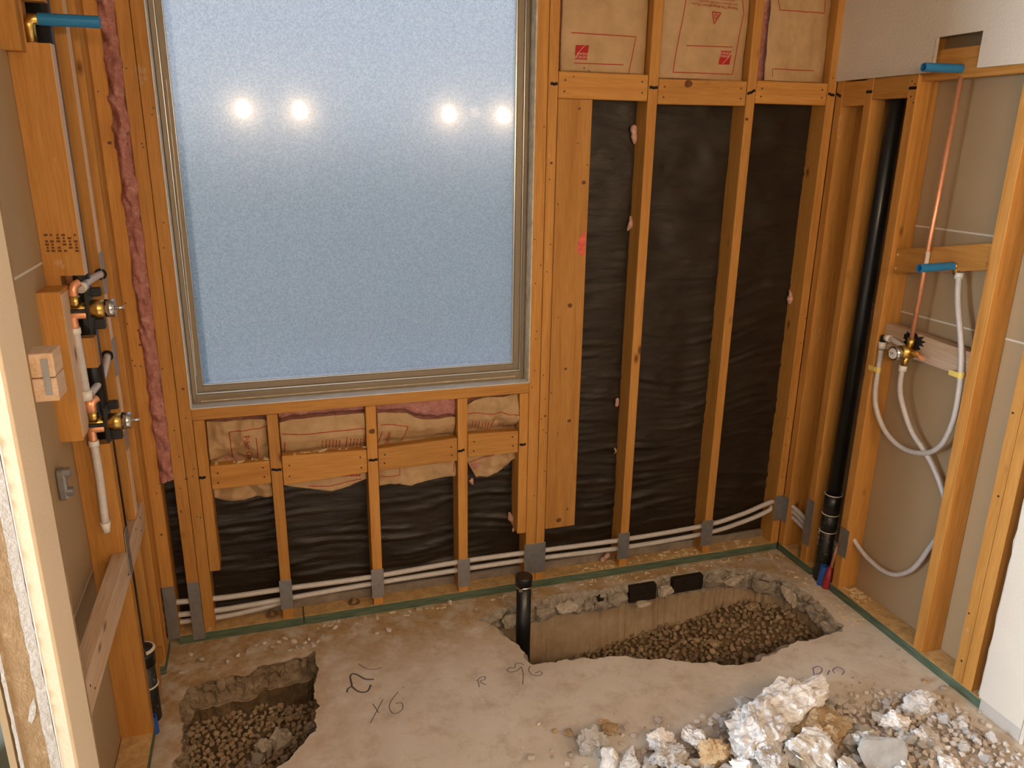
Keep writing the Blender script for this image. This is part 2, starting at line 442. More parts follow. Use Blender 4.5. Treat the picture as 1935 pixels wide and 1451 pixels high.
m1 = nd(nt, 'ShaderNodeMixShader'); m1.inputs[0].default_value = 0.30
nt.links.new(refr.outputs[0], m1.inputs[1]); nt.links.new(trl.outputs[0], m1.inputs[2])
gl = nd(nt, 'ShaderNodeBsdfGlossy'); gl.inputs['Roughness'].default_value = 0.035
gl2 = nd(nt, 'ShaderNodeBsdfGlossy'); gl2.inputs['Roughness'].default_value = 0.14
mg = nd(nt, 'ShaderNodeMixShader'); mg.inputs[0].default_value = 0.55; nt.links.new(gl.outputs[0], mg.inputs[1]); nt.links.new(gl2.outputs[0], mg.inputs[2])
fr = nd(nt, 'ShaderNodeFresnel'); fr.inputs['IOR'].default_value = 1.5
m2 = nd(nt, 'ShaderNodeMixShader'); nt.links.new(fr.outputs[0], m2.inputs[0]); nt.links.new(m1.outputs[0], m2.inputs[1]); nt.links.new(mg.outputs[0], m2.inputs[2])
nt.links.new(m2.outputs[0], out.inputs['Surface'])
ma, nt, b = mat('clear_glass_back')
nt.nodes.remove(b); tb_ = nd(nt, 'ShaderNodeBsdfTransparent'); tb_.inputs[0].default_value = (.96, .98, .97, 1); nt.links.new(tb_.outputs[0], nt.nodes['Material Output'].inputs['Surface'])

# ------------------------------------------------------------------ levels and lines of the room (metres)
XL, XR = 0.0, 2.595          # stud faces of the left and right walls
D = 0.089                    # stud depth
CEIL = 2.62
YF = -3.46                   # wall behind the camera

# ------------------------------------------------------------------ shell
hole1 = [(1.174, -.216), (1.216, -.35), (1.239, -.469), (1.263, -.470), (1.417, -.487), (1.568, -.516), (1.606, -.542), (1.774, -.603),
         (1.941, -.680), (2.009, -.681), (2.167, -.646), (2.197, -.629), (2.447, -.620), (2.480, -.581), (2.497, -.357), (2.466, -.231),
         (2.398, -.132), (2.275, -.078), (2.163, -.074), (2.019, -.062), (1.90, -.070), (1.78, -.078), (1.664, -.085), (1.525, -.070), (1.364, -.085), (1.245, -.098), (1.134, -.150)]
hole2 = [(.503, -.176), (.451, -.201), (.38, -.20), (.30, -.205), (.272, -.246), (.167, -.243), (.086, -.256), (.060, -.338), (.070, -.445), (.085, -.527),
         (.06, -.62), (.05, -.74), (.12, -.80), (.25, -.78), (.348, -.708), (.408, -.670), (.430, -.633), (.479, -.587), (.485, -.460), (.502, -.322)]

def roughen(poly, step, amp, seed):
    pts = []
    n = len(poly)
    for i in range(n):
        a, c = Vector((*poly[i], 0)), Vector((*poly[(i + 1) % n], 0))
        k = max(1, int((c - a).length / step))
        nrm = Vector((-(c - a).y, (c - a).x, 0)).normalized()
        for j in range(k):
            p = a.lerp(c, j / k)
            pts.append(p + nrm * (fbm(p.x * 22, p.y * 22, seed, 4) * amp))
    return pts
h1 = roughen(hole1, 0.007, 0.014, 1.7)
h2 = roughen(hole2[::-1], 0.007, 0.016, 5.2)      # counter-clockwise

def floor_mesh():
    outer = [Vector((0.0, YF, 0)), Vector((4.4, YF, 0)), Vector((4.4, -1.30, 0)), Vector((2.70, -1.30, 0)), Vector((2.70, .11, 0)), Vector((-.11, .11, 0)), Vector((-.11, -1.25, 0)), Vector((0, -1.25, 0))]
    loops = [outer, h1, h2]
    tris = geometry.tessellate_polygon(loops)
    vs = [p for l in loops for p in l]
    return vs, [t for t in tris]
vs, fs = floor_mesh()
bm = bmesh.new()
bv = [bm.verts.new(v) for v in vs]
for t in fs:
    try: bm.faces.new([bv[i] for i in t])
    except ValueError: pass
for f in bm.faces:
    f.normal_update()
    if f.normal.z < 0: f.normal_flip()
me = bpy.data.meshes.new('floor'); bm.to_mesh(me); bm.free()
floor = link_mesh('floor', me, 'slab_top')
tag(floor, 'dusty concrete slab floor broken open by two pits', 'floor', kind='structure')

def pit_wall(name, loop, rings, matname, seed, close_bottom=False):
    """rings: list of (z, inward offset, noise amplitude)"""
    n = len(loop); vs, fs = [], []
    nr = []
    for i in range(n):
        t = (loop[(i + 1) % n] - loop[i - 1])
        nr.append(Vector((-t.y, t.x, 0)).normalized())     # inward for a counter-clockwise loop
    for k, (z, off, amp) in enumerate(rings):
        for i, p in enumerate(loop):
            q = p + nr[i] * (off + amp * (fbm(p.x * 14, p.y * 14, seed + k * .31, 4)) + amp * .9 * noise.noise(Vector((p.x * 45, p.y * 45, z * 40 + seed))) + amp * .5 * noise.noise(Vector((p.x * 110, p.y * 110, z * 100 + seed))))
            vs.append((q.x, q.y, z + (amp * .6 * fbm(p.x * 20, p.y * 20, seed + 9 + k, 2) if 0 < k < len(rings) - 1 else 0)))
    for k in range(len(rings) - 1):
        for i in range(n):
            a, c = k * n + i, k * n + (i + 1) % n
            fs.append((a, c, c + n, a + n))
    return pd_obj(name, vs, fs, matname, floor)
pit_wall('slab_edge', h1, [(0, 0, 0), (-.006, .006, .008), (-.014, .012, .014), (-.024, .014, .018), (-.034, .012, .020), (-.045, .010, .022), (-.056, .010, .022), (-.067, .012, .022), (-.078, .012, .020), (-.090, .008, .016), (-.100, .002, .012), (-.108, -.020, .006)], 'broken_concrete', 2.0)
pit_wall('slab_edge', h2, [(0, 0, 0), (-.006, .008, .010), (-.016, .014, .016), (-.028, .018, .020), (-.040, .018, .024), (-.052, .016, .024), (-.064, .014, .022), (-.076, .012, .018), (-.087, .008, .014), (-.095, -.012, .006)], 'dirt_edge', 7.0)
pit_wall('pit_side', h1, [(-.10, -.006, .0), (-.16, -.010, .004), (-.24, -.004, .004), (-.45, 0, .0)], 'footing', 3.0)
pit_wall('pit_side', h2, [(-.09, -.008, .0), (-.16, .006, .008), (-.24, .02, .012), (-.40, .02, .0)], 'earth', 8.0)

# black pieces set along the broken far edge of the trench, and lumps of concrete between
for x0, x1, z0, z1 in ((1.655, 1.682, -.075, -.012), (1.80, 1.925, -.080, -.006), (2.005, 2.150, -.070, .000)):
    box('black_piece', x0, x1, -.105, -.075, z0, z1, 'black_piece', floor, 0.003)

def lump_mesh(name, seed, sx, sy, sz, rough=0.18, sub=3, npts=16):
    """an irregular broken stone: the hull of random points, its faces roughened"""
    rnd = random.Random(seed)
    bm = bmesh.new()
    for _ in range(npts):
        v = Vector((rnd.uniform(-1, 1), rnd.uniform(-1, 1), rnd.uniform(-1, 1)))
        v = v.normalized() * rnd.uniform(.75, 1.0)
        bm.verts.new(v)
    r = bmesh.ops.convex_hull(bm, input=bm.verts)
    junk = [g for g in r['geom_interior'] if isinstance(g, bmesh.types.BMVert)]
    bmesh.ops.delete(bm, geom=junk, context='VERTS')
    bmesh.ops.triangulate(bm, faces=bm.faces)
    for _ in range(sub):
        bmesh.ops.subdivide_edges(bm, edges=bm.edges, cuts=1, use_grid_fill=True)
        bmesh.ops.triangulate(bm, faces=bm.faces)
        for v in bm.verts:
            v.co += v.co.normalized() * noise.noise(v.co * 2.2 + Vector((seed * 3.1, 0, 0))) * rough * .35
    for v in bm.verts:
        v.co += Vector((noise.noise(v.co * 5 + Vector((seed, 1, 0))), noise.noise(v.co * 5 + Vector((seed, 5, 0))), noise.noise(v.co * 5 + Vector((seed, 9, 0))))) * rough * .35
        if sub > 3:
            n_ = v.co.normalized()
            v.co += n_ * (.22 * abs(noise.noise(v.co * 4.5 + Vector((seed, 3, 0)))) + .05 * noise.noise(v.co * 11 + Vector((seed, 7, 0))) + .02 * noise.noise(v.co * 24 + Vector((seed, 2, 0))))
        v.co = Vector((v.co.x * sx, v.co.y * sy, v.co.z * sz))
    bmesh.ops.recalc_face_normals(bm, faces=bm.faces)
    me = bpy.data.meshes.new(name); bm.to_mesh(me); bm.free()
    return me

for i, (x, y, z, sx, sy, sz) in enumerate([(1.74, -.105, -.045, .055, .030, .035), (1.965, -.11, -.04, .042, .03, .042), (1.52, -.10, -.05, .06, .03, .035), (1.42, -.105, -.06, .055, .03, .038),
        (2.20, -.105, -.045, .06, .035, .04), (2.30, -.115, -.05, .06, .04, .04), (1.86, -.115, -.085, .05, .02, .018), (1.27, -.13, -.05, .05, .03, .035), (2.40, -.17, -.05, .05, .045, .04), (2.46, -.28, -.05, .04, .06, .04), (2.485, -.42, -.05, .04, .06, .042), (2.475, -.53, -.05, .035, .05, .04)]):
    o = link_mesh('concrete_lump', lump_mesh('concrete_lump', 100 + i, sx, sy, sz, .28, 2), 'broken_concrete', floor); o.location = (x, y, z)

# the rest of the bathroom behind and beside the camera
tag(box('ceiling', -2.3, 4.5, YF - .1, .12, CEIL, CEIL + .1, 'far_paint'), 'painted ceiling over the room', 'ceiling', kind='structure')
tag(box('wall_front', -2.3, 4.5, YF - .1, YF, -.05, CEIL, 'far_paint'), 'painted wall behind the camera carrying the vanity lights', 'wall', kind='structure')
tag(box('floor_adjoining', -2.3, 0.0, YF, .11, -.06, -.004, 'tile_floor'), 'dark grey tiled floor of the adjoining toilet room', 'floor', kind='structure')
wl2 = empty('wall_far_left', (-2.2, -1.7, 0)); tag(wl2, 'outer wall of the adjoining room with a daylit window opening', 'wall', kind='structure')
for y0, y1, z0, z1 in ((YF, -1.92, 0, CEIL), (-1.20, .11, 0, CEIL), (-1.92, -1.20, 0, .95), (-1.92, -1.20, 2.15, CEIL)):
    box('wall_panel', -2.3, -2.2, y0, y1, z0, z1, 'painted_drywall', wl2)
tag(box('wall_far_right', 4.4, 4.5, YF, -1.3, -.05, CEIL, 'far_paint'), 'painted side wall out beyond the white wall end', 'wall', kind='structure')
tag(box('wall_behind_right', 2.74, 4.4, -1.30, -1.2, -.05, CEIL, 'painted_drywall'), 'painted partition running off beside the white wall end', 'wall', kind='structure')

# outdoors
tag(box('ground', -14, 18, .30, 30, -.9, -.35, 'yard'), 'pale yard outside beyond the frosted window', 'ground', kind='structure')
tag(box('wall_garden', -12, 16, 5.0, 5.2, -.35, 1.75, 'stucco'), 'grey garden wall outside beyond the frosted window', 'wall', kind='structure')

# ------------------------------------------------------------------ back wall
wb = empty('wall_back', (1.3, 0, 0)); tag(wb, 'open stud back wall around the frosted window', 'wall', kind='structure')
# sheathing behind (window opening left free)
for x0, x1, z0, z1 in ((-2.3, .155, -.35, CEIL), (1.375, 4.5, -.35, CEIL), (.155, 1.375, -.35, .895), (.155, 1.375, 2.45, CEIL)):
    box('sheathing', x0, x1, .1, .125, z0, z1, 'sheathing', wb)

def paper(x0, x1, z0, z1, seed):
    nx = max(2, int((x1 - x0) / .014)); nz = max(2, int((z1 - z0) / .008))
    vs, fs = [], []
    for j in range(nz + 1):
        z = z0 + (z1 - z0) * j / nz
        for i in range(nx + 1):
            x = x0 + (x1 - x0) * i / nx
            low = 1.0 / (1 + math.exp((z - 1.0) * 6))         # wrinkles crowd the lower half
            wob = noise.noise(Vector((x * 2.2, 0, z * 1.3 + seed)))
            y = .0885 - .011 * max(0, fbm(x * 2.4, seed, z * 42 + wob * 3.4, 3)) * (0.34 + 1.0 * low)
            y -= .007 * noise.noise(Vector((x * 7, seed, z * 5))) + .004 * abs(noise.noise(Vector((x * 9 + z * 6, seed + 5, z * 13 - x * 4))))
            y -= .0035 * low * abs(noise.noise(Vector((x * 3.5, 4 + seed, z * 60 + wob * 3))))
            if 1.255 < z < 1.262 and x > 1.4: y += .003
            vs.append((x, min(y, .0985), z))
    for j in range(nz):
        for i in range(nx):
            a = j * (nx + 1) + i
            fs.append((a, a + 1, a + nx + 2, a + nx + 1))
    return pd_obj('building_paper', vs, fs, 'building_paper', wb, True)
paper(-.02, .162, .02, 2.45, 1.0)
paper(.162, 1.366, .02, .86, 2.0)
paper(1.366, 2.66, .02, 2.45, 3.0)

def stud(parent, x0, x1, y0, y1, z0, z1, grain='z', name='stud', pale=False, bev=.0018):
    return box(name, x0, x1, y0, y1, z0, z1, ('pale_wood_' if pale else 'wood_') + grain, parent, bev)

S = {}
S['corner'] = stud(wb, -.006, .036, 0, D, .038, CEIL)
S['king_l'] = stud(wb, .079, .119, 0, D, .038, CEIL)
S['jack_l'] = stud(wb, .1205, .1595, 0, D, .038, CEIL)
S['short_l'] = stud(wb, .161, .197, 0, D, .283, .862)
S['c2'] = stud(wb, .400, .438, 0, D, .038, .862)
S['c3'] = stud(wb, .742, .780, 0, D, .038, .862)
S['c4'] = stud(wb, 1.084, 1.122, 0, D, .038, .862)
S['short_r'] = stud(wb, 1.329, 1.365, 0, D, .264, .862)
S['jack_r'] = stud(wb, 1.3665, 1.409, 0, D, .038, CEIL)
S['king_r'] = stud(wb, 1.411, 1.447, 0, D, .038, CEIL)
S['r1'] = stud(wb, 1.792, 1.830, 0, D, .038, CEIL)
S['r2'] = stud(wb, 2.198, 2.236, 0, D, .038, CEIL)
S['r3'] = stud(wb, 2.556, 2.594, 0, D, .038, CEIL)
S['wide'] = stud(wb, 1.449, 1.578, 0, .038, .268, 1.928, name='wide_board')
# blocking between the studs
def blocking(x0, x1, z0, z1, z0b=None, z1b=None):
    z0b = z0 if z0b is None else z0b; z1b = z1 if z1b is None else z1b
    bm = bmesh.new()
    vs = add_box(bm, x0, x1, 0.001, .039, 0, 1)
    for v in bm.verts:
        r = v.co.x > (x0 + x1) / 2
        v.co.z = (z1b if r else z1) if v.co.z > .5 else (z0b if r else z0)
    bmesh.ops.bevel(bm, geom=bm.edges[:], offset=.0022, segments=1, affect='EDGES')
    return bm_obj('block', bm, 'wood_x', wb)
UB = [blocking(1.449, 1.790, 1.929, 2.017), blocking(1.832, 2.196, 1.920, 2.006, 1.923, 2.010), blocking(2.238, 2.554, 1.934, 2.014)]
LB = [blocking(.199, .398, .602, .690), blocking(.440, .740, .588, .702, .605, .694), blocking(.782, 1.082, .605, .694, .612, .706), blocking(1.124, 1.326, .622, .716, .620, .710)]
# sill plate in two lengths
box('sill_plate', .03, .473, 0, D, 0, .0375, 'treated_sill', wb, .002)
box('sill_plate', .476, 2.592, 0, D, 0, .0375, 'treated_sill', wb, .002)
for x0, x1 in ((.16, .40), (.44, .742), (.78, 1.084), (1.122, 1.366), (1.447, 1.792), (1.83, 2.198), (2.236, 2.556)):
    box('mud_strip', x0, x1, .070, .085, .0375, .072, 'mud', wb, .002)
for px, py in ((514, 1174), (671, 1147)):
    p = P(px, py, Z=.038)
    bm = bmesh.new()
    add_tube(bm, [(p.x, .042, .0375), (p.x, .042, .041)], .024, 18)
    add_tube(bm, [(p.x, .042, .041), (p.x, .042, .050)], .011, 6)
    add_tube(bm, [(p.x, .042, .050), (p.x, .042, .058)], .006, 10)
    bm_obj('anchor_bolt', bm, 'rust', wb)

# steel nail plates over the bored studs
def nail_plate(st, x0, x1, z0, z1, y=0.0):
    bm = bmesh.new(); add_box(bm, x0, x1, y - .0022, y - .0002, z0, z1, .0006)
    for k in (-.3, .3):
        for z in (z0 + .008, z1 - .008):
            xc = (x0 + x1) / 2 + k * (x1 - x0)
            add_box(bm, xc - .002, xc + .002, y - .0034, y - .002, z - .0015, z + .0015)
    return bm_obj('nail_plate', bm, 'steel_plate', st)
nail_plate(S['corner'], -.004, .036, .030, .246)
nail_plate(S['king_l'], .080, .120, .012, .250)
nail_plate(S['c2'], .395, .440, .082, .206)
nail_plate(S['c3'], .736, .784, .070, .196)
nail_plate(S['c4'], 1.080, 1.130, .060, .186)
nail_plate(S['jack_r'], 1.360, 1.452, .073, .211, -.0004)
nail_plate(S['r1'], 1.782, 1.834, .075, .200)
nail_plate(S['r2'], 2.184, 2.240, .078, .202)
nail_plate(S['r3'], 2.550, 2.593, .152, .275)

# marker strokes on the studs and nail heads
def mark(st, x0, x1, z, y=-.0006, slope=0.0):
    ribbon('ink_mark', [(x0 + (x1 - x0) * t, y, z + slope * (t - .5) + .0015 * math.sin(t * 9)) for t in (0, .25, .5, .75, 1)], .010, 'black_ink', st, (0, -1, 0))
mark(S['short_l'], .160, .183, .652); mark(S['c2'], .402, .436, .653, slope=-.004); mark(S['c3'], .746, .779, .652); mark(S['c4'], 1.084, 1.110, .653, slope=.005); mark(S['short_r'], 1.331, 1.357, .652)
mark(S['king_r'], 1.419, 1.445, 1.975); mark(S['r1'], 1.795, 1.828, 1.975); mark(S['r2'], 2.200, 2.232, 1.972, slope=.014); mark(S['r3'], 2.558, 2.588, 1.974, slope=-.006)
def nails(st, pts, r=.0035, nrm=(0, -1, 0), mt='nail_steel'):
    bm = bmesh.new(); n = Vector(nrm)
    for p in pts:
        p = Vector(p); add_tube(bm, [p, p + n * .0012], r, 8)
    bm_obj('nail_heads', bm, mt, st)
for bl, (x0, x1, za, zb) in zip(UB + LB, [(1.449, 1.79, 1.93, 2.015), (1.832, 2.196, 1.922, 2.006), (2.238, 2.554, 1.936, 2.012), (.199, .398, .604, .688), (.44, .74, .6, .69), (.782, 1.082, .612, .694), (1.124, 1.326, .624, .71)]):
    nails(bl, [(x0 + .022, .001, za + .022), (x0 + .024, .001, zb - .026), (x1 - .022, .001, za + .026), (x1 - .024, .001, zb - .022)])
rn = random.Random(4)
for key in ('king_l', 'jack_l', 'jack_r', 'king_r', 'wide', 'r3', 'corner'):
    o = S[key]; xs = [v.co.x for v in o.data.vertices]; x0, x1 = min(xs), max(xs)
    nails(o, [(rn.uniform(x0 + .006, x1 - .006), 0, rn.uniform(.35, 2.1)) for _ in range(9)], .0025)
# pink spray on the wide board
pd_obj('spray_mark', [P(x, y, Y=-.0006) for x, y in ((1107, 438), (1101, 441), (1096, 449), (1092, 460), (1091, 472), (1095, 480), (1101, 483), (1105, 479))], [tuple(range(8))], 'pink_spray', S['wide'])
# large knots
def knot(board, px, py, r, Y=-.0005, X=None):
    c = P(px, py, Y=Y) if X is None else P(px, py, X=X); rk = random.Random(px); vs = []
    for k in range(14):
        a = 2 * math.pi * k / 14; rr = r * (.85 + .3 * rk.random())
        vs.append(c + (Vector((rr * math.cos(a), 0, rr * .85 * math.sin(a))) if X is None else Vector((0, rr * math.cos(a), rr * .85 * math.sin(a)))))
    pd_obj('knot', vs, [tuple(range(14))], 'knot_wood', board)
for bd, px, py, r in (('wide', 1103, 345, .0085), ('wide', 1077, 577, .010), ('wide', 1076, 795, .008), ('wide', 1056, 983, .011), ('wide', 1069, 697, .006), ('wide', 1072, 962, .005), ('wide', 1095, 205, .005),
        ('c3', 703, 815, .012), ('jack_l', 346, 735, .005), ('jack_l', 352, 905, .005), ('king_r', 1042, 308, .005), ('king_r', 1030, 786, .005), ('corner', 207, 270, .006), ('corner', 305, 1010, .005), ('r2', 1411, 225, .007), ('r1', 1203, 790, .004)):
    knot(S[bd], px, py, r)
knot(UB[1], 1301, 158, .016, .0004)

# ------------------------------------------------------------------ window
w1 = empty('window_1', (.76, .05, .905)); tag(w1, 'large frosted glass window with a taupe frame', 'window', kind='structure')
OX0, OX1, OZ0, OZ1 = .160, 1.365, .905, 2.44
stud(wb, .160, 1.366, 0, D, .863, .9035, 'x', 'rough_sill')
box('sill_board', .161, 1.365, -.001, .062, .9035, .9065, 'sill_paint', w1)
stud(wb, .160, 1.366, 0, D, OZ1, CEIL, 'x', 'header')
box('jamb_lining', 1.3615, 1.3665, -.0015, D + .02, .9065, OZ1, 'jamb_paint', w1)
box('jamb_lining', .1590, .1625, -.0015, D + .02, .9065, OZ1, 'sill_paint', w1)
box('jamb_lining', .160, 1.366, 0, D + .02, OZ1 - .004, OZ1, 'jamb_paint', w1)
def frame(name, x0, x1, z0, z1, wl, wr, wbm, wt, y0, y1, mt):
    """four mitred-looking bars, each a part"""
    box(name, x0, x0 + wl, y0, y1, z0, z1, mt, w1, .0008)
    box(name, x1 - wr, x1, y0, y1, z0, z1, mt, w1, .0008)
    box(name, x0 + wl, x1 - wr, y0 + .0004, y1, z0, z0 + wbm, mt, w1, .0008)
    box(name, x0 + wl, x1 - wr, y0 + .0004, y1, z1 - wt, z1, mt, w1, .0008)
frame('outer_frame', .1645, 1.3590, .9070, OZ1 - .006, .0125, .0125, .029, .0125, .052, .100, 'window_frame_paint')
frame('frame_ridge', .1770, 1.3465, .9360, OZ1 - .0185, .004, .004, .006, .004, .0575, .100, 'aluminium')
frame('sash', .1810, 1.3425, .9420, OZ1 - .0225, .018, .022, .021, .018, .064, .100, 'window_frame_paint')
frame('glazing_bead', .1990, 1.3205, .9630, OZ1 - .0405, .003, .006, .006, .003, .070, .100, 'aluminium')
# paint left on the frame
for pts, wd in (([P(x, 768 - (x - 375) * .0805 - 9, Y=.0515) for x in range(380, 985, 22)], .004), ([P(314 + k * 14.2, 150 + k * 140, Y=.0515) for k in range(5)], .003)):
    ribbon('paint_line', pts, wd, 'jamb_paint', w1, (0, -1, 0))
gp = box('glass_pane', .196, 1.326, .0790, .0830, .961, OZ1 - .03, 'obscure_glass', w1)
gp.data.materials.append(M['clear_glass_back'])
for f in gp.data.polygons: f.material_index = 0 if f.normal.y < -.5 else 1
# ------------------------------------------------------------------ left wall
wl = empty('wall_left', (0, -.5, 0)); tag(wl, 'open stud left wall with plumbing, seen end on', 'wall', kind='structure')
def profile_stud(name, segs, y0, y1, matname, parent):
    """a notched stud: stacked lengths (z0, z1, outer x)"""
    bm = bmesh.new()
    for z0, z1, x1 in segs: add_box(bm, -D, x1, y0, y1, z0, z1)
    bmesh.ops.remove_doubles(bm, verts=bm.verts, dist=1e-6)
    return bm_obj(name, bm, matname, parent)
# first stud, bored out for the valves and the spout, notched for the rail
def zat(px, py): return P(px, py, Y=-.5).z
zn = [zat(100, 82), zat(98, 3), zat(160, 520), zat(185, 638), zat(190, 694), zat(210, 838)]
RZ0, RZ1 = .570, .660
L1 = profile_stud('stud', [(.038, RZ0, 0), (RZ0, RZ1, -.038), (RZ1, zn[5], 0), (zn[5], zn[4], -.055), (zn[4], zn[3], 0), (zn[3], zn[2], -.055), (zn[2], zn[0], 0), (zn[0], zn[1], -.047), (zn[1], CEIL, 0)], -.500, -.462, 'wood_z', wl)
box('stud_edge', 0, .0016, -.500, -.462, zn[2], zn[0], 'pale_wood_z', L1)
L2 = profile_stud('stud', [(.038, RZ0, 0), (RZ0, RZ1, -.038), (RZ1, CEIL, 0)], -.292, -.254, 'wood_z', wl)
box('stud_edge', 0, .0012, -.292, -.254, RZ1 + .01, CEIL, 'pale_wood_z', L2)
L3 = stud(wl, -D, 0, -.128, -.090, .038, CEIL); L4 = stud(wl, -D, .0, -.088, -.050, .038, CEIL); L5 = stud(wl, -D, -.002, -.040, -.002, .26, CEIL)
box('sill_plate', -D, 0, -.165, -.001, 0, .0375, 'treated_sill', wl, .002)
box('sill_plate', -D, 0, -1.10, -.435, 0, .0375, 'treated_sill', wl, .002)
stud(wl, -.065, -.004, -.148, -.1285, .0, .095, 'z', 'stud_stub')
rail = stud(wl, -.0375, .0015, -1.085, -.165, RZ0 + .001, RZ1 - .001, 'y', 'rail', True)
nails(rail, [(.0015, y, z) for y, z in ((-.24, .64), (-.25, .60), (-.33, .645), (-.47, .63), (-.52, .60), (-1.02, .60), (-1.05, .63))], .003, (1, 0, 0))
def side_plate(st, y0, y1, z0, z1, x=0.0, s=1):
    bm = bmesh.new(); add_box(bm, x + s * .0004 if s > 0 else x - .0024, x + .0026 if s > 0 else x - .0004, y0, y1, z0, z1, .0006)
    return bm_obj('nail_plate', bm, 'steel_plate', st)
for a, b_ in (((195, 472), (200, 553)), ((217, 632), (222, 706)), ((238, 806), (242, 842))):
    side_plate(L2, -.296, -.250, P(*b_, X=0).z, P(*a, X=0).z, .0012)
side_plate(L1, -.504, -.458, RZ1 - .075, RZ1 + .062, .0016)
# back of the drywall of the adjoining room
wlb = box('drywall_sheet', -D - .013, -D - .001, -1.255, .09, 0, CEIL, 'drywall_back', wl)
for z in (1.48, 1.20, .62):
    box('tape_line', -D - .001, -D - .0005, -1.1, -.5, z - .003, z + .003, 'tape_line', wl)
# the finished wall end nearest the camera
EY = -1.262
box('end_face', -.016, .0125, EY, EY + .0125, -.0, CEIL, 'cream_drywall', wl, .004)
box('drywall_face', .0005, .0130, EY + .004, -1.128, 0, CEIL, 'cream_drywall', wl, .002)
box('cut_edge', -.0005, .0110, -1.128, -1.112, 0, CEIL, 'torn_paper', wl)
bm = bmesh.new()
n = 160
for k in range(n):
    z0, z1 = CEIL * k / n, CEIL * (k + 1) / n
    e = [.003 * noise.noise(Vector((0, 0, z * 26))) for z in (z0, z1)]
    vv = [bm.verts.new(p) for p in ((-.033 + e[0], EY - .001, z0), (-.0155 + e[0] * .5, EY - .001, z0), (-.0155 + e[1] * .5, EY - .001, z1), (-.033 + e[1], EY - .001, z1))]
    bm.faces.new(vv)
ws = bm_obj('gypsum_strip', bm, 'gypsum_edge', wl)
so = ws.modifiers.new('thick', 'SOLIDIFY'); so.thickness = .001
box('torn_face', -.078, -.030, EY + .003, EY + .02, -.0, CEIL, 'torn_paper', wl)
stud(wl, -.0765, -.001, EY + .021, -1.130, 0.0, CEIL)
bm = bmesh.new()
for k in range(n):
    z0, z1 = CEIL * k / n, CEIL * (k + 1) / n
    e = [.004 * noise.noise(Vector((3, 0, z * 40))) for z in (z0, z1)]
    bm.faces.new([bm.verts.new(p) for p in ((-.083 + e[0], EY + .001, z0), (-.0765, EY + .001, z0), (-.0765, EY + .001, z1), (-.083 + e[1], EY + .001, z1))])
ws = bm_obj('gypsum_strip', bm, 'gypsum_edge', wl)
so = ws.modifiers.new('thick', 'SOLIDIFY'); so.thickness = .001
pp = [P(x, y, Y=EY + .0025) for x, y in ((64, 1318), (56, 1335), (53, 1362), (60, 1368), (67, 1352), (68, 1335))]
pd_obj('plaster_patch', pp, [tuple(range(6))], 'gypsum_edge', wl)
# the two stub boards with a plate by the wall end
stub = [P(70, 652, Y=-1.05), P(120, 748, Y=-1.05)]
box('stub_board', .002, .050, -1.110, -1.045, 1.352, 1.398, 'pale_wood_y', wl, .002)
box('stub_board', .002, .050, -1.110, -1.045, 1.305, 1.350, 'pale_wood_y', wl, .002)
box('strap_plate', .0295, .0405, -1.1125, -1.110, 1.318, 1.388, 'steel_plate', wl)
# mounting board for the valves and the top block
mb = stud(wl, -.098, -.038, -.602, -.502, P(120, 836, Y=-.6).z, P(100, 552, Y=-.6).z, 'z', 'mounting_board')
box('board_side', -.0378, -.0368, -.600, -.504, P(120, 830, Y=-.6).z, P(100, 558, Y=-.6).z, 'pale_wood_z', mb)
tb = stud(wl, -.110, -.050, -.545, -.5015, P(30, 95, Y=-.545).z, CEIL, 'z', 'mounting_board')
# scribbled grade stamps on the first stud
for cx in (86, 96, 108, 119, 130, 141):
    for k in range(6):
        if (cx * 7 + k * 3) % 5:
            y0 = 442 + k * 6
            ribbon('grade_stamp', [P(cx + k * .9, y0, Y=-.5006), P(cx + k * .9 + .6, y0 + 4, Y=-.5006)], .0045 + .002 * ((cx + k) % 3), 'stamp_ink', L1, (0, -1, 0))

# ------------------------------------------------------------------ right wall
wr = empty('wall_right', (XR, -.6, 0)); tag(wr, 'open stud right wall with pipes and painted drywall above', 'wall', kind='structure')
XB = XR + D
R1 = stud(wr, XR, XB, -.038, -.001, .038, 2.60); R2 = stud(wr, XR, XB, -.196, -.158, .038, 2.60)
R3 = stud(wr, XR, XB, -.408, -.368, .038, 2.60); R4 = stud(wr, XR, XB, -.850, -.810, .038, 2.60)
R5 = stud(wr, XR, XB, -1.026, -.988, .038, 2.60); R6 = stud(wr, XR, XB, -1.066, -1.0275, .038, 2.60); R7 = stud(wr, XR, XB, -1.235, -1.100, .038, 2.60)
stud(wr, XR + .072, XB, -.120, -.039, .038, 2.6)
box('sill_plate', XR, XB, -.234, -.001, 0, .0375, 'treated_sill', wr, .002)
box('sill_plate', XR, XB, -1.24, -.358, 0, .0375, 'treated_sill', wr, .002)
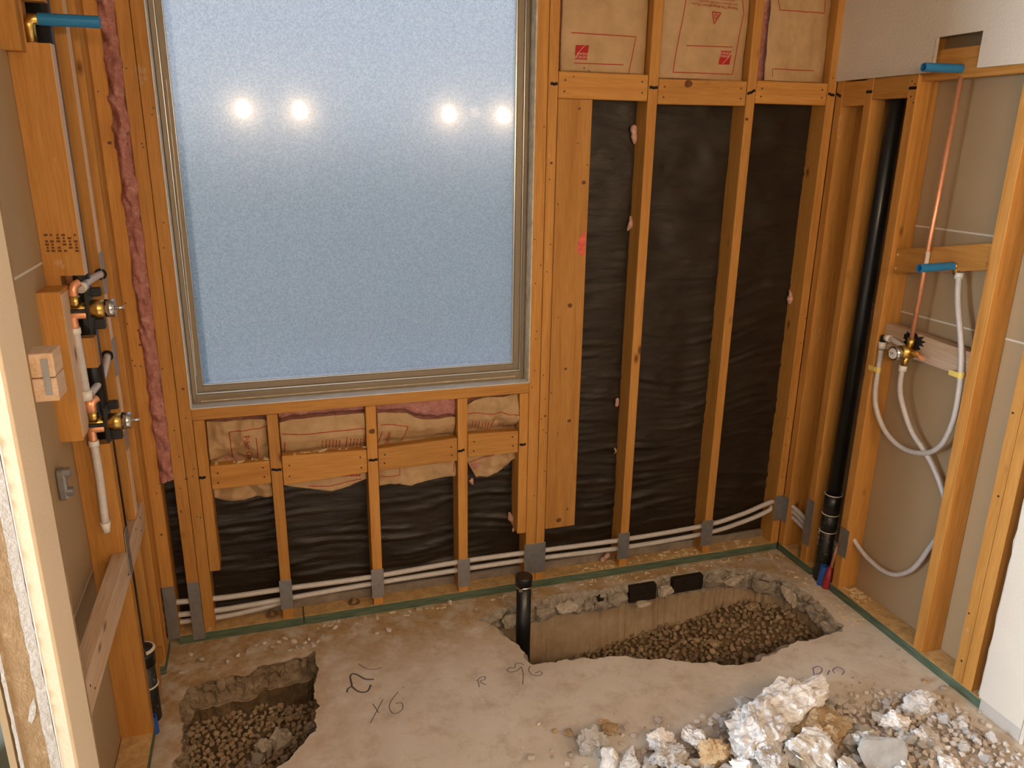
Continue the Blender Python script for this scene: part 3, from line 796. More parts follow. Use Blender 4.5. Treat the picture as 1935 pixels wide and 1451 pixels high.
# blocks
stud(wr, XR + .001, XR + .039, -.157, -.039, 1.930, 2.018, 'y', 'block')
stud(wr, XR + .001, XR + .039, -.367, -.197, 1.948, 2.022, 'y', 'block')
topb = stud(wr, XR + .012, XR + .05, -.809, -.409, 1.998, 2.092, 'y', 'block')
def slanted(name, x0, x1, ya, za0, za1, yb, zb0, zb1, matname):
    bm = bmesh.new(); add_box(bm, x0, x1, 0, 1, 0, 1)
    for v in bm.verts:
        far = v.co.y < .5
        v.co.z = (za1 if far else zb1) if v.co.z > .5 else (za0 if far else zb0)
        v.co.y = ya if far else yb
    bmesh.ops.bevel(bm, geom=bm.edges[:], offset=.002, segments=1, affect='EDGES')
    return bm_obj(name, bm, matname, wr)
B2 = slanted('block', XR + .020, XR + .058, -.395, 1.345, 1.430, -.809, 1.418, 1.505, 'wood_y')
B3 = slanted('block', XR + .024, XR + .062, -.4085, 1.066, 1.160, -.809, 1.058, 1.146, 'pale_wood_y')
nails(B2, [(XR + .020, -.42, 1.415), (XR + .020, -.42, 1.365)], .004, (-1, 0, 0), 'chip_wood')
side_plate(R1, -.040, -.0005, .152, .275, XR, -1)
side_plate(R2, -.204, -.156, P(1527, 1033, X=XR).z, P(1533, 944, X=XR).z, XR, -1)
side_plate(R3, -.424, -.372, P(1592, 1052, X=XR).z, P(1596, 998, X=XR).z, XR, -1)
def rmark(st, y0, y1, z, slope=0):
    ribbon('ink_mark', [(XR - .0007, y0 + (y1 - y0) * t, z + slope * (t - .5)) for t in (0, .5, 1)], .010, 'black_ink', st, (-1, 0, 0))
rmark(R1, -.004, -.030, 1.972, -.012); rmark(R2, -.164, -.196, 1.976); rmark(R3, -.370, -.405, 1.978); rmark(R4, -.812, -.848, 1.975)
nails(R3, [(XR, y, z) for y, z in ((-.38, 2.0), (-.395, 1.99), (-.385, 1.95), (-.40, 1.93))], .003, (-1, 0, 0))
nails(R5, [(XR, y, z) for y, z in ((-1.0, 1.01), (-1.012, .735), (-1.0, .30), (-1.01, .12))], .004, (-1, 0, 0))
# scorched patch behind the valve
bm = bmesh.new(); rs = random.Random(3)
c = Vector((XR + .0232, -.548, 1.138)); ring = []
for k in range(26):
    a = 2 * math.pi * k / 26; r = (.034 if k % 2 else .042) * (.75 + .5 * rs.random())
    ring.append(bm.verts.new((c.x, c.y + 1.25 * r * math.cos(a), c.z - .012 + r * .78 * math.sin(a))))
bm.faces.new(ring)
bm_obj('scorch_mark', bm, 'scorch', B3)
# sheets
box('drywall_sheet', XB + .001, XB + .0135, -1.24, .09, 0, CEIL, 'drywall_back', wr)
for z0, z1, ya, yb in ((1.515, 1.515, -.40, -.85), (1.199, 1.204, -.20, -.99), (1.515, 1.515, -.85, -.99)):
    ribbon('tape_line', [(XB + .0004, ya, z0), (XB + .0004, yb, z1)], .006, 'tape_line', wr, (-1, 0, 0))
# painted drywall above, cut out round the shower arm
XD = XR - .0125
hz0, hz1, hy0, hy1 = 2.026, 2.128, -.648, -.470
for y0, y1, z0, z1 in ((hy1, -.0005, 2.022, CEIL), (-1.13, hy0, 2.022, CEIL), (hy0, hy1, hz1, CEIL)):
    box('painted_sheet', XD, XR - .0005, y0, y1, z0, z1, 'painted_drywall', wr)
box('cut_edge', XD - .0004, XR - .001, hy1 - .0006, hy1 + .0045, 2.022, hz1, 'gypsum_edge', wr)
# finished wall end at the lower right
box('painted_sheet', XD, XR - .0005, -1.262, -1.105, .050, CEIL, 'painted_drywall', wr, .002)
box('torn_base', XD + .003, XR - .0005, -1.262, -1.112, 0.0, .052, 'gypsum_edge', wr, .002)
box('end_face', XD + .001, 2.74, -1.275, -1.2625, 0, CEIL, 'painted_drywall', wr, .003)
bm = bmesh.new(); prev = None
for k in range(60):
    z = .06 + (CEIL - .06) * k / 59
    y = -1.1035 + .006 * noise.noise(Vector((1, 0, z * 20)))
    cur = [bm.verts.new((XD + .0005, -1.11, z)), bm.verts.new((XD + .0005, y, z)), bm.verts.new((XR - .0005, y, z))]
    if prev:
        bm.faces.new((prev[0], prev[1], cur[1], cur[0])); bm.faces.new((prev[1], prev[2], cur[2], cur[1]))
    prev = cur
bm_obj('ragged_edge', bm, 'gypsum_edge', wr)

# ------------------------------------------------------------------ insulation batts
def text_mesh(body, size):
    cu = bpy.data.curves.new('lettering', 'FONT'); cu.body = body; cu.size = size; cu.align_x = 'CENTER'; cu.align_y = 'CENTER'; cu.resolution_u = 2
    ob = bpy.data.objects.new('lettering', cu); COL.objects.link(ob)
    dg = bpy.context.evaluated_depsgraph_get()
    me = bpy.data.meshes.new_from_object(ob.evaluated_get(dg))
    bpy.data.objects.remove(ob, do_unlink=True); bpy.data.curves.remove(cu)
    return me

def batt(label, x0, x1, z0, z1, front, paper_x0, paper_x1, ztop=None, zbot=None, amp=.006, seed=0, fold=None, fibre_y=.045, ws=1.0):
    """kraft-faced batt: paper sheet (front(x,z) gives its depth) over a pink fibre body"""
    o = empty('insulation_batt', ((x0 + x1) / 2, .06, z0)); tag(o, label, 'insulation', 'kraft faced insulation batts')
    def surf(x, z):
        w = amp * (fbm(x * 9 * ws, seed, z * 7 * ws, 4) + .9 * (.5 - abs(noise.noise(Vector((x * 8 * ws + z * 5 * ws, seed + 2, z * 6 * ws - x * 3 * ws))))))
        return front(x, z) + w
    nx, nz = max(8, int((paper_x1 - paper_x0) / .006)), max(8, int((z1 - z0) / .006))
    vs, fs = [], []
    for j in range(nz + 1):
        for i in range(nx + 1):
            x = paper_x0 + (paper_x1 - paper_x0) * i / nx
            lo = zbot(x) if zbot else z0; hi = ztop(x) if ztop else z1
            z = lo + (hi - lo) * j / nz
            vs.append((x, surf(x, z), z))
    for j in range(nz):
        for i in range(nx):
            a = j * (nx + 1) + i; fs.append((a, a + 1, a + nx + 2, a + nx + 1))
    p = pd_obj('kraft_facing', vs, fs, 'kraft_paper', o, True)
    sm = p.modifiers.new('thick', 'SOLIDIFY'); sm.thickness = .0012; sm.offset = -1
    # fibre
    nx2, nz2 = max(6, int((x1 - x0) / .009)), max(6, int((z1 - z0) / .009))
    vs, fs = [], []
    for j in range(nz2 + 1):
        for i in range(nx2 + 1):
            x = x0 + (x1 - x0) * i / nx2
            lo = (zbot(min(max(x, paper_x0), paper_x1)) + .012) if zbot else z0
            z = lo + (z1 - lo) * j / nz2
            hi_ = ztop(min(max(x, paper_x0), paper_x1)) if ztop else 9
            fy = fibre_y - (.030 * min(1, max(0, (z - hi_ + .004) / .012)) if ztop else 0)
            vs.append((x, fy + .010 * fbm(x * 22, seed + 3, z * 22, 3) + .004 * noise.noise(Vector((x * 90, seed, z * 90))), z))
    for j in range(nz2):
        for i in range(nx2):
            a = j * (nx2 + 1) + i; fs.append((a, a + 1, a + nx2 + 2, a + nx2 + 1))
    f = pd_obj('pink_fibre', vs, fs, 'pink_fibre', o, True)
    sm = f.modifiers.new('thick', 'SOLIDIFY'); sm.thickness = .022; sm.offset = -1
    o['dy'] = 0.0
    return o, p, surf

def printed(p, surf, pts_px, w=.0028, matname='red_ink', Y=.015, closed=False, off=.0012):
    pts = [P(a, b, Y=Y) for a, b in pts_px]
    if closed: pts.append(pts[0])
    dense = []
    for a, b in zip(pts, pts[1:]):
        k = max(1, int((b - a).length / .006))
        dense += [a.lerp(b, t / k) for t in range(k)]
    dense.append(pts[-1])
    ribbon('printed_line', [(q.x, surf(q.x, q.z) - off, q.z) for q in dense], w, matname, p, (0, -1, 0))

def printed_text(p, surf, body, size, centre, angle, matname='red_ink', mirror=False, off=.0022):
    me = text_mesh(body, size); ca, sa = math.cos(angle), math.sin(angle)
    for v in me.vertices:
        a, b = v.co.x, v.co.y
        x = centre.x + a * ca - b * sa; z = centre.z + a * sa + b * ca
        v.co = (x, surf(x, z) - off, z)
    me.materials.clear()
    link_mesh('printed_text', me, matname, p)

def quad_print(p, surf, px, matname, Y=.015, off=.0018):
    q = [P(a, b, Y=Y) for a, b in px]; n = 8; vs, fs = [], []
    for j in range(n + 1):
        for i in range(n + 1):
            u, w = i / n, j / n
            s = q[0].lerp(q[1], u).lerp(q[3].lerp(q[2], u), w)
            vs.append((s.x, surf(s.x, s.z) - off, s.z))
    for j in range(n):
        for i in range(n):
            a = j * (n + 1) + i; fs.append((a, a + 1, a + n + 2, a + n + 1))
    pd_obj('printed_logo', vs, fs, matname, p)
    return q

u = lambda x, y: (1050 + x / 4.96, y / 4.96)
def logo(p, surf, px, flip):
    q = quad_print(p, surf, px, 'logo_red')
    c = (q[0] + q[1] + q[2] + q[3]) / 4; w = (q[1] - q[0]).length
    ang = math.atan2(q[1].z - q[0].z, q[1].x - q[0].x)
    if flip: ang += math.pi
    up_ = Vector((-math.sin(ang), 0, math.cos(ang))); rt = Vector((math.cos(ang), 0, math.sin(ang)))
    printed_text(p, surf, 'OWENS', w * .25, c - up_ * w * .12 + rt * w * .06, ang, 'logo_pale', off=.003)
    printed_text(p, surf, 'CORNING', w * .25, c - up_ * w * .33, ang, 'logo_pale', off=.003)
    arc = [c - rt * w * .5 - up_ * w * .38 + rt * (w * t) + up_ * (w * .88 * math.sin(t * 1.5708)) for t in [k / 10 * .72 for k in range(11)]]
    ribbon('printed_line', [(s.x, surf(s.x, s.z) - .003, s.z) for s in arc], .0016, 'logo_pale', p, (0, -1, 0))

def edgebulge(x0, x1, base, depth):
    return lambda x, z: base - depth * (1 - (2 * (x - x0) / (x1 - x0) - 1) ** 4)
o, p, s1 = batt('kraft faced insulation batt beside the window top, upright red logo', 1.449, 1.790, 2.019, 2.46, edgebulge(1.449, 1.79, .034, .022), 1.462, 1.789, amp=.011, seed=11, ws=.5)
printed(p, s1, [u(150, 305), u(755, 345), u(685, 688)]); printed(p, s1, [u(172, 592), u(635, 607)])
logo(p, s1, [u(188, 422), u(312, 425), u(292, 560), u(175, 555)], False)
o, p, s2 = batt('kraft faced insulation batt with upside-down logo and red warning triangle', 1.832, 2.196, 2.010, 2.46, edgebulge(1.832, 2.196, .034, .024), 1.842, 2.195, amp=.011, seed=23, ws=.5)
printed(p, s2, [u(1215, -40), u(1210, 0), u(1100, 678), u(1670, 695), u(1765, 130), u(1752, 0), u(1750, -40)]); printed(p, s2, [u(1222, 427), u(1665, 440)])
printed(p, s2, [u(1465, 112), u(1553, 122), u(1485, 225)], .0035, closed=True); printed(p, s2, [u(1488, 135), u(1530, 140), u(1495, 185)], .003, closed=True)
logo(p, s2, [u(1552, 475), u(1660, 480), u(1637, 605), u(1530, 602)], True)
printed_text(p, s2, 'Warning: This facing will burn. Do not', .0125, P(*u(1487, 60), Y=.015), math.pi - .02)
printed_text(p, s2, 'leave exposed. Cover with approved', .0105, P(*u(1525, 30), Y=.015), math.pi - .02)
printed_text(p, s2, 'interior finish.', .0105, P(*u(1610, 2), Y=.015), math.pi - .02)
o, p, s3 = batt('creased insulation batt in the corner, pink fibre showing at its side', 2.238, 2.554, 2.016, 2.46, edgebulge(2.238, 2.554, .036, .026), 2.278, 2.553, amp=.014, seed=37, fibre_y=.046, ws=.7)
c5 = lambda x, y: (960 + x / 3.023, y / 3.023)
printed(p, s3, [c5(1548, -20), c5(1550, 58), c5(1805, 78), c5(1808, -20)]); printed(p, s3, [c5(1503, 440), c5(1507, 395), c5(1750, 403)])

def lowfront(pinch0, pinch1, a=.016, c=.046, d=.030):
    def f(x, z):
        if z > pinch1: return c + (a - c) * min(1, (z - pinch1) / .05) ** .7
        if z < pinch0: return c + (d - c) * min(1, (pinch0 - z) / .04) ** .7
        return c
    return f
def lerp_prof(pts):
    pts = sorted(pts)
    def f(x):
        if x <= pts[0][0]: return pts[0][1]
        for (xa, za), (xb, zb) in zip(pts, pts[1:]):
            if x <= xb: return za + (zb - za) * (x - xa) / (xb - xa)
        return pts[-1][1]
    return f
l1 = lambda x, y: (370 + x / 5.529, 740 + y / 5.529)
l3 = lambda x, y: (690 + x / 6.047, 740 + y / 6.047)
def prof(f, pts, Y=.03):
    return lerp_prof([(q.x, q.z) for q in (P(*f(*t), Y=Y) for t in pts)])
o, p, t1 = batt('crumpled kraft batt lettered Fiber Glass under the window', .199, .399, .54, .858, lowfront(.600, .695, .012), .200, .398,
    ztop=prof(l1, [(90, 340), (250, 318), (560, 300), (700, 290), (760, 330)], .01), zbot=prof(l1, [(170, 1120), (300, 1145), (500, 1140), (650, 1120), (800, 1085)]), amp=.034, seed=41, fibre_y=.066)
printed(p, t1, [l1(380, 740), l1(365, 560), l1(350, 410), l1(750, 375)]); printed(p, t1, [l1(630, 480), l1(655, 715)])
printed_text(p, t1, 'Fiber Glass', .030, P(*l1(550, 625), Y=.015), -math.pi / 2 + .05)
def dashes(p, surf, f, cols, y0, y1, w=.0032, horiz=False, seed=1):
    rnd = random.Random(seed)
    for cx in cols:
        y = y0 + rnd.uniform(-6, 12)
        while y < y1:
            L_ = rnd.uniform(10, 26)
            a, b_ = (f(y, cx), f(min(y + L_, y1), cx)) if horiz else (f(cx, y), f(cx, min(y + L_, y1)))
            printed(p, surf, [a, b_], w, off=.0016); y += L_ + rnd.uniform(5, 9)
o, p, t2 = batt('smooth kraft batt printed with columns of small red text under the window', .440, .740, .53, .858, lowfront(.590, .700, .010), .441, .740,
    ztop=prof(l1, [(865, 330), (1000, 285), (1300, 265), (1790, 225)], .01), zbot=prof(l1, [(925, 985), (1100, 1010), (1420, 1035), (1600, 1000), (1780, 920)]), amp=.011, seed=53, fibre_y=.062)
printed(p, t2, [l1(890, 440), l1(1100, 440), l1(1400, 418), l1(1785, 385)]); printed(p, t2, [l1(930, 525), l1(930, 700)]); printed(p, t2, [l1(1580, 475), l1(1575, 640)])
dashes(p, t2, l1, (1325, 1365, 1400, 1437, 1472, 1508), 505, 625, seed=2); dashes(p, t2, l1, (1622, 1657, 1692, 1728, 1765), 495, 610, seed=3)
printed(p, t2, [l1(1180, 1010), l1(1400, 1000), l1(1740, 940)])
dashes(p, t2, l1, (905,), 1300, 1730, .007, True, 5)
o, p, t3 = batt('kraft batt peeled open over pink fibre under the window', .782, 1.082, .515, .860, lowfront(.605, .705, .012), .785, 1.080,
    ztop=prof(l3, [(165, 245), (480, 250), (600, 300), (740, 312), (830, 318), (930, 300), (1130, 305)], .01), zbot=prof(l3, [(180, 1085), (300, 1062), (520, 1075), (800, 1010), (1010, 950)]), amp=.018, seed=67, fibre_y=.060)
printed(p, t3, [l3(175, 380), l3(310, 380), l3(490, 398), l3(470, 490), l3(430, 600)]); printed(p, t3, [l3(200, 455), l3(160, 625)])
printed_text(p, t3, 'Insulation', .026, P(*l3(262, 610), Y=.015), math.pi / 2 - .12)
printed(p, t3, [l3(185, 988), l3(410, 982), l3(410, 870)]); printed(p, t3, [l3(1025, 830), l3(1010, 925)])
o, p, t4 = batt('wrinkled kraft batt under the window corner, drooping lowest at its torn side', 1.124, 1.328, .50, .860, lowfront(.620, .715, .012), 1.126, 1.327,
    ztop=prof(l3, [(1150, 180), (1270, 110), (1400, 75), (1750, 35)], .01), zbot=prof(l3, [(1175, 800), (1285, 1000), (1400, 985), (1600, 900), (1700, 780)]), amp=.034, seed=79, fibre_y=.068)
printed(p, t4, [l3(1170, 262), l3(1470, 265), l3(1550, 228), l3(1640, 255), l3(1765, 255)]); printed(p, t4, [l3(1500, 335), l3(1445, 470)]); printed(p, t4, [l3(1220, 858), l3(1390, 795), l3(1560, 720)])
dashes(p, t4, l3, (1255, 1290, 1325, 1360, 1395, 1425), 365, 470, seed=8); dashes(p, t4, l3, (1560, 1600, 1640, 1675), 370, 440, seed=9)

# the long twist of pink wool stuffed beside the window
def wool(name, label, pts, rad, seed, mat_='pink_fibre', nseg=14, flat=1.0, fine=.35):
    path = smooth_path(pts, 10); bm = bmesh.new()
    rings = add_tube(bm, path, rad, nseg, True)
    cs = [sum((v.co for v in r), Vector()) / len(r) for r in rings]
    for r, c in zip(rings, cs):
        for v in r:
            d_ = v.co - c
            k = 1 + fine * noise.noise(v.co * 28 + Vector((seed, 0, 0))) * 1.6 + .35 * noise.noise(v.co * 75 + Vector((0, seed, 0)))
            v.co = c + Vector((d_.x, d_.y * flat, d_.z)) * k
    o = bm_obj(name, bm, mat_, None, True)
    return tag(o, label, 'insulation')
sp = [(.0575 + .006 * math.sin(z * 9), .010 + .006 * math.sin(z * 17), z) for z in [.655 + k * .045 for k in range(44)]]
bm = bmesh.new()
nz_ = 300; nx_ = 10; vs, fs = [], []
for j in range(nz_ + 1):
    z = .655 + 1.95 * j / nz_
    for i in range(nx_ + 1):
        x = .030 + .054 * i / nx_
        t = 2 * i / nx_ - 1
        w = .5 + .5 * noise.noise(Vector((0, 0, z * 7)))
        y = .012 - .038 * (1 - t * t) * (.40 + .9 * w) + .026 * fbm(x * 34, 2, z * 17 + x * 20, 4) + .012 * abs(noise.noise(Vector((x * 60 + z * 14, 3, z * 9))))
        vs.append((x, y, z))
for j in range(nz_):
    for i in range(nx_):
        a = j * (nx_ + 1) + i; fs.append((a, a + 1, a + nx_ + 2, a + nx_ + 1))
bm.free()
o = pd_obj('insulation_strip', vs, fs, 'pink_fibre', None, True)
sm = o.modifiers.new('thick', 'SOLIDIFY'); sm.thickness = .03; sm.offset = -1
tag(o, 'long pink strip of insulation stuffed between studs left of the window', 'insulation')
for label, pa, pb, r, yy in (('pink insulation tuft highest on the first tall stud right of the window', (1196, 236), (1199, 272), .011, .075),
        ('pink insulation tuft second down the first tall stud', (1191, 408), (1186, 436), .009, .075),
        ('tiny pink tuft third down the first tall stud', (1166, 752), (1164, 768), .007, .075),
        ('tiny pink tuft lowest up the first tall stud', (1161, 846), (1160, 858), .006, .075),
        ('pink insulation tuft on the corner stud', (1492, 548), (1491, 574), .010, .075),
        ('pink wad of insulation on the sill by the first tall stud', (1150, 1044), (1136, 1060), .020, .05),
        ('pink tuft hanging under the drooping batt', (888, 905), (892, 915), .016, .045),
        ('pale fluff caught beside the short stud below the window corner', (962, 968), (970, 1004), .009, .07)):
    a, b_ = P(*pa, Y=yy), P(*pb, Y=yy)
    nn = len(smooth_path([a, a, b_], 10))
    tag(wool('insulation_tuft', label, [a, a.lerp(b_, .5) + Vector((.004, -.004, 0)), b_], [r * .75 * (.15 + .85 * math.sin(math.pi * (.12 + .8 * k / (nn - 1)))) for k in range(nn)], r * 999, 'pale_fibre', 12, fine=1.1), group='insulation tufts')

# ------------------------------------------------------------------ water tubes along the walls
def tube_thing(name, label, cat, pts, r, matname, group=None, curve=True, seg=12):
    o = tube(name, pts, r, matname, None, seg, True, curve)
    return tag(o, label, cat, group)
g_pex = 'water tubes through the back wall studs'
def along(ys, dx, zcorr):
    return ys
def wallrun(zs_px, Y, tail):
    return [P(x, y, Y=Y) for x, y in zs_px] + tail
tube_thing('water_tube', 'upper white water tube running through the back wall studs', 'tube',
    wallrun([(308, 1140), (350, 1136), (430, 1128), (540, 1112), (700, 1090), (870, 1061), (1000, 1043), (1180, 1019), (1330, 993), (1400, 972), (1450, 951)], .020,
            [Vector((2.566, .018, .238)), Vector((2.606, .0, .238)), Vector((2.624, -.05, .228)), Vector((2.645, -.17, .190)), Vector((2.662, -.27, .170)), Vector((2.660, -.385, .160))]), .0105, 'pex_white', g_pex)
tube_thing('water_tube', 'lower white water tube running through the back wall studs', 'tube',
    wallrun([(290, 1165), (350, 1160), (430, 1150), (540, 1131), (700, 1103), (870, 1076), (1000, 1057), (1180, 1034), (1330, 1008), (1400, 987), (1450, 966)], .028,
            [Vector((2.566, .026, .212)), Vector((2.610, .004, .212)), Vector((2.628, -.05, .202)), Vector((2.647, -.17, .163)), Vector((2.663, -.27, .143)), Vector((2.661, -.385, .132))]), .0105, 'pex_white', g_pex)
tube_thing('water_tube', 'lowest white water tube by the left corner, ending at the second stud', 'tube',
    [P(x, y, Y=.044) for x, y in ((286, 1182), (350, 1174), (430, 1163), (500, 1147), (538, 1136))], .0105, 'pex_white', g_pex)
tube_thing('water_tube', 'lowest white water tube turning the corner behind the bent plate', 'tube',
    [Vector((2.575, .050, .190)), Vector((2.618, .010, .184)), Vector((2.632, -.05, .172)), Vector((2.649, -.17, .135)), Vector((2.664, -.27, .116)), Vector((2.662, -.385, .104))], .0105, 'pex_white', g_pex)

# ------------------------------------------------------------------ right wall plumbing
vp = empty('vent_pipe', (2.640, -.285, 0)); tag(vp, 'tall black plastic vent pipe standing in the right wall', 'pipe')
vy = -.272
def vx(z): return 2.620 + .0098 * z
def vpt(z): return (vx(z), vy, z)
tube('pipe', [vpt(.30), vpt(2.6)], .0290, 'abs_black', vp, 24)
tube('pipe_base', [vpt(-.05), vpt(.30)], .0300, 'abs_dirty', vp, 24)
tube('coupling', [vpt(.315), vpt(.402)], .0335, 'abs_black', vp, 24)
tube('coupling', [vpt(.235), vpt(.312)], .0330, 'abs_dirty', vp, 24)
for z in (.402, .3135, .234):
    bm = bmesh.new(); ring = [(vx(z) + .0345 * math.cos(a), vy + .0345 * math.sin(a), z) for a in [k * math.pi / 16 for k in range(33)]]
    add_tube(bm, ring, .0022, 6, False); bm_obj('cement_ring', bm, 'tape_line', vp)

tube_thing('water_tube', 'white tube looping from the valve elbow under to the upper supply', 'tube',
    [(2.607, -.421, 1.062), (2.607, -.421, .99), (2.609, -.422, .90), (2.614, -.438, .83), (2.624, -.49, .757), (2.634, -.575, .722), (2.632, -.67, .742), (2.622, -.742, .80), (2.610, -.782, .90), (2.606, -.788, 1.0), (2.606, -.778, 1.09), (2.607, -.756, 1.18), (2.616, -.708, 1.30), (2.626, -.684, 1.385)], .0095, 'pex_white', 'white tubes of the right wall')
tube_thing('water_tube', 'white tube dropping from the bottom of the right wall valve behind a stud', 'tube',
    [(2.606, -.536, 1.016), (2.610, -.534, .96), (2.618, -.545, .90), (2.632, -.60, .80), (2.644, -.68, .73), (2.652, -.745, .65), (2.655, -.80, .56), (2.655, -.826, .52)], .0095, 'pex_white', 'white tubes of the right wall')
tube_thing('water_tube', 'white tube sagging low between two studs near the floor', 'tube',
    [(2.640, -.395, .262), (2.644, -.43, .235), (2.650, -.482, .211), (2.652, -.56, .202), (2.652, -.63, .222), (2.652, -.70, .29), (2.652, -.75, .40), (2.652, -.79, .49), (2.652, -.826, .55)], .0095, 'pex_white', 'white tubes of the right wall')
# mixing valve
va = empty('shower_valve', (2.58, -.555, 1.09)); tag(va, 'brass shower valve with clear round cartridge face on the right wall', 'valve')
vc = Vector((2.600, -.560, 1.090))
tube('body', [vc + Vector((.012, 0, 0)), vc + Vector((-.035, .006, 0))], .024, 'brass', va, 20)
tube('cartridge', [vc + Vector((-.030, .012, -.004)), vc + Vector((-.058, .014, -.006))], .0255, 'chrome', va, 24)
tube('dial', [vc + Vector((-.058, .014, -.006)), vc + Vector((-.0605, .014, -.006))], .019, 'pex_ring', va, 24)
tube('stem', [vc + Vector((-.060, .014, -.006)), vc + Vector((-.078, .015, -.006))], .004, 'chrome', va, 10)
tube('top_port', [vc + Vector((0, 0, .018)), vc + Vector((0, 0, .050))], [.012, .013], 'brass', va, 16)
tube('bottom_port', [vc + Vector((.004, .010, -.018)), vc + Vector((.006, .022, -.060))], .011, 'brass', va, 16)
tube('side_port', [vc + Vector((0, -.02, .004)), vc + Vector((-.008, -.044, .002))], .012, 'brass', va, 16)
tube('stub_tube', [vc + Vector((-.008, -.044, .002)), vc + Vector((-.020, -.082, -.002))], .0085, 'copper', va, 14)
tube('inlet_tube', [vc + Vector((0, .02, .010)), (2.608, -.470, 1.110), (2.607, -.430, 1.112)], .0095, 'pex_white', va, 12)
tube('crimp_ring', [(2.608, -.455, 1.111), (2.607, -.432, 1.112)], .0125, 'pex_ring', va, 14)
tube('elbow', [(2.607, -.434, 1.112), (2.607, -.423, 1.110), (2.607, -.421, 1.090)], .0105, 'black_plastic', va, 12)
tube('crimp_ring', [(2.607, -.421, 1.092), (2.607, -.421, 1.066)], .0135, 'pex_ring', va, 14)
tube('crimp_ring', [(2.606, -.538, 1.034), (2.606, -.537, 1.012)], .0140, 'pex_ring', va, 14)
tube_thing('copper_riser', 'long copper riser from the right wall valve up to the shower arm', 'pipe', [(2.600, -.560, 1.135), (2.604, -.562, 1.5), (2.612, -.566, 2.005)], .0078, 'copper', curve=False, seg=14)
rl = tube('paper_label', [(2.6035, -.562, 1.385), (2.604, -.562, 1.445)], .0084, 'tape_line', None, 14)
tag(rl, 'small white paper label wrapped round the copper riser', 'label')
# two blue capped stub-outs
def blue_stub(label, a, b_, elbow_down, ri=.0105, ro=.0135):
    o = empty('stub_out', a); tag(o, label, 'pipe')
    a, b_ = Vector(a), Vector(b_)
    hollow('sleeve', a, b_, ro, ri, 'blue_plastic', o, 20, .05)
    d_ = (b_ - a).normalized()
    tube('elbow', [a + d_ * .004, a - d_ * .012, a - d_ * .018 + Vector((0, 0, -.012)), a - d_ * .018 + Vector((0, 0, -elbow_down))], [.0115, .0125, .0125, .0105], 'brass', o, 14)
    return o
blue_stub('blue shower arm stub sticking out under the drywall cutout', (2.606, -.566, 2.027), (2.462, -.560, 2.026), .028)
o = blue_stub('blue tub spout stub sticking out between the two right wall blocks', (2.606, -.672, 1.412), (2.474, -.666, 1.408), .030)
tube('crimp_ring', [(2.628, -.683, 1.392), (2.628, -.683, 1.370)], .0135, 'pex_ring', o, 14)
for nm, xs_, y, z, lab in (('pipe_strap', 2.607, -.421, .985, 'yellow strap holding the looping tube to the stud beside the vent pipe'), ('pipe_strap', 2.606, -.781, 1.068, 'yellow strap holding the looping tube to the block end')):
    bm = bmesh.new(); add_tube(bm, [(xs_, y, z - .010), (xs_, y, z + .010)], .0118, 14)
    add_box(bm, xs_ - .0145, xs_ - .011, y + .002, y + .036, z - .009, z + .009, .001)
    tag(bm_obj(nm, bm, 'yellow_plastic'), lab, 'strap', 'yellow pipe straps')
# sleeved copper at the slab
cs = empty('copper_stub', (2.61, -.345, 0)); tag(cs, 'short copper pipe rising from a red plastic sleeve by the vent pipe', 'pipe')
tube('red_sleeve', [(2.598, -.335, -.03), (2.600, -.336, .03), (2.606, -.339, .098)], [.020, .019, .011], 'sleeve_red', cs, 14)
tube('copper_pipe', [(2.604, -.338, .06), (2.612, -.342, .13), (2.620, -.348, .21)], [.0085, .0085, .010], 'copper', cs, 14)
bs = empty('blue_sleeve', (2.597, -.312, 0)); tag(bs, 'open blue plastic pipe sleeve at the foot of the vent pipe', 'pipe sleeve')
hollow('sleeve', (2.590, -.308, -.03), (2.600, -.309, .088), .0165, .0125, 'sleeve_blue', bs, 18, .05)

# ------------------------------------------------------------------ left wall plumbing
def left_valve(label, z, dx=0.0):
    o = empty('shower_valve', (-.03, -.5, z)); tag(o, label, 'valve', 'rough-in valves of the left wall')
    y = -.512; x = dx
    bm = bmesh.new()      # black mud guard: plate with bent lugs
    add_box(bm, x - .006, x + .004, y - .020, y + .034, z - .052, z + .045, .002)
    add_box(bm, x + .002, x + .026, y + .016, y + .036, z + .028, z + .050, .002)
    add_box(bm, x + .002, x + .026, y + .016, y + .036, z - .058, z - .030, .002)
    add_box(bm, x - .060, x - .004, y - .022, y - .014, z - .006, z + .004, .001)
    bm_obj('mud_guard', bm, 'black_plastic', o)
    tube('cartridge', [(x + .002, y, z), (x + .036, y, z)], .0225, 'brass', o, 24)
    tube('collar', [(x + .036, y, z), (x + .058, y, z)], .0232, 'chrome', o, 24)
    tube('stem', [(x + .056, y, z), (x + .078, y, z)], .0042, 'chrome', o, 10)
    tube('body', [(x - .05, y, z), (x + .0, y, z)], .016, 'brass', o, 16)
    tube('top_port', [(x - .030, y - .008, z + .008), (x - .030, y - .008, z + .036)], .012, 'brass', o, 16)
    tube('top_elbow', smooth_path([(x - .030, y - .008, z + .034), (x - .030, y - .008, z + .052), (x - .026, y - .002, z + .062), (x - .018, y + .006, z + .066)], 4), .0102, 'copper', o, 14)
    tube('side_elbow', smooth_path([(x - .008, y - .012, z - .012), (x - .030, y - .014, z - .012), (x - .038, y - .014, z - .018), (x - .038, y - .014, z - .046)], 4), .0105, 'copper', o, 14)
    tube('crimp_ring', [(x - .038, y - .014, z - .044), (x - .038, y - .014, z - .060)], .0128, 'pex_ring', o, 14)
    return o
zv1, zv2 = P(180, 583, Y=-.512).z, P(205, 797, Y=-.512).z
left_valve('upper rough-in valve with black guard and steel stem on the left wall', zv1, .004)
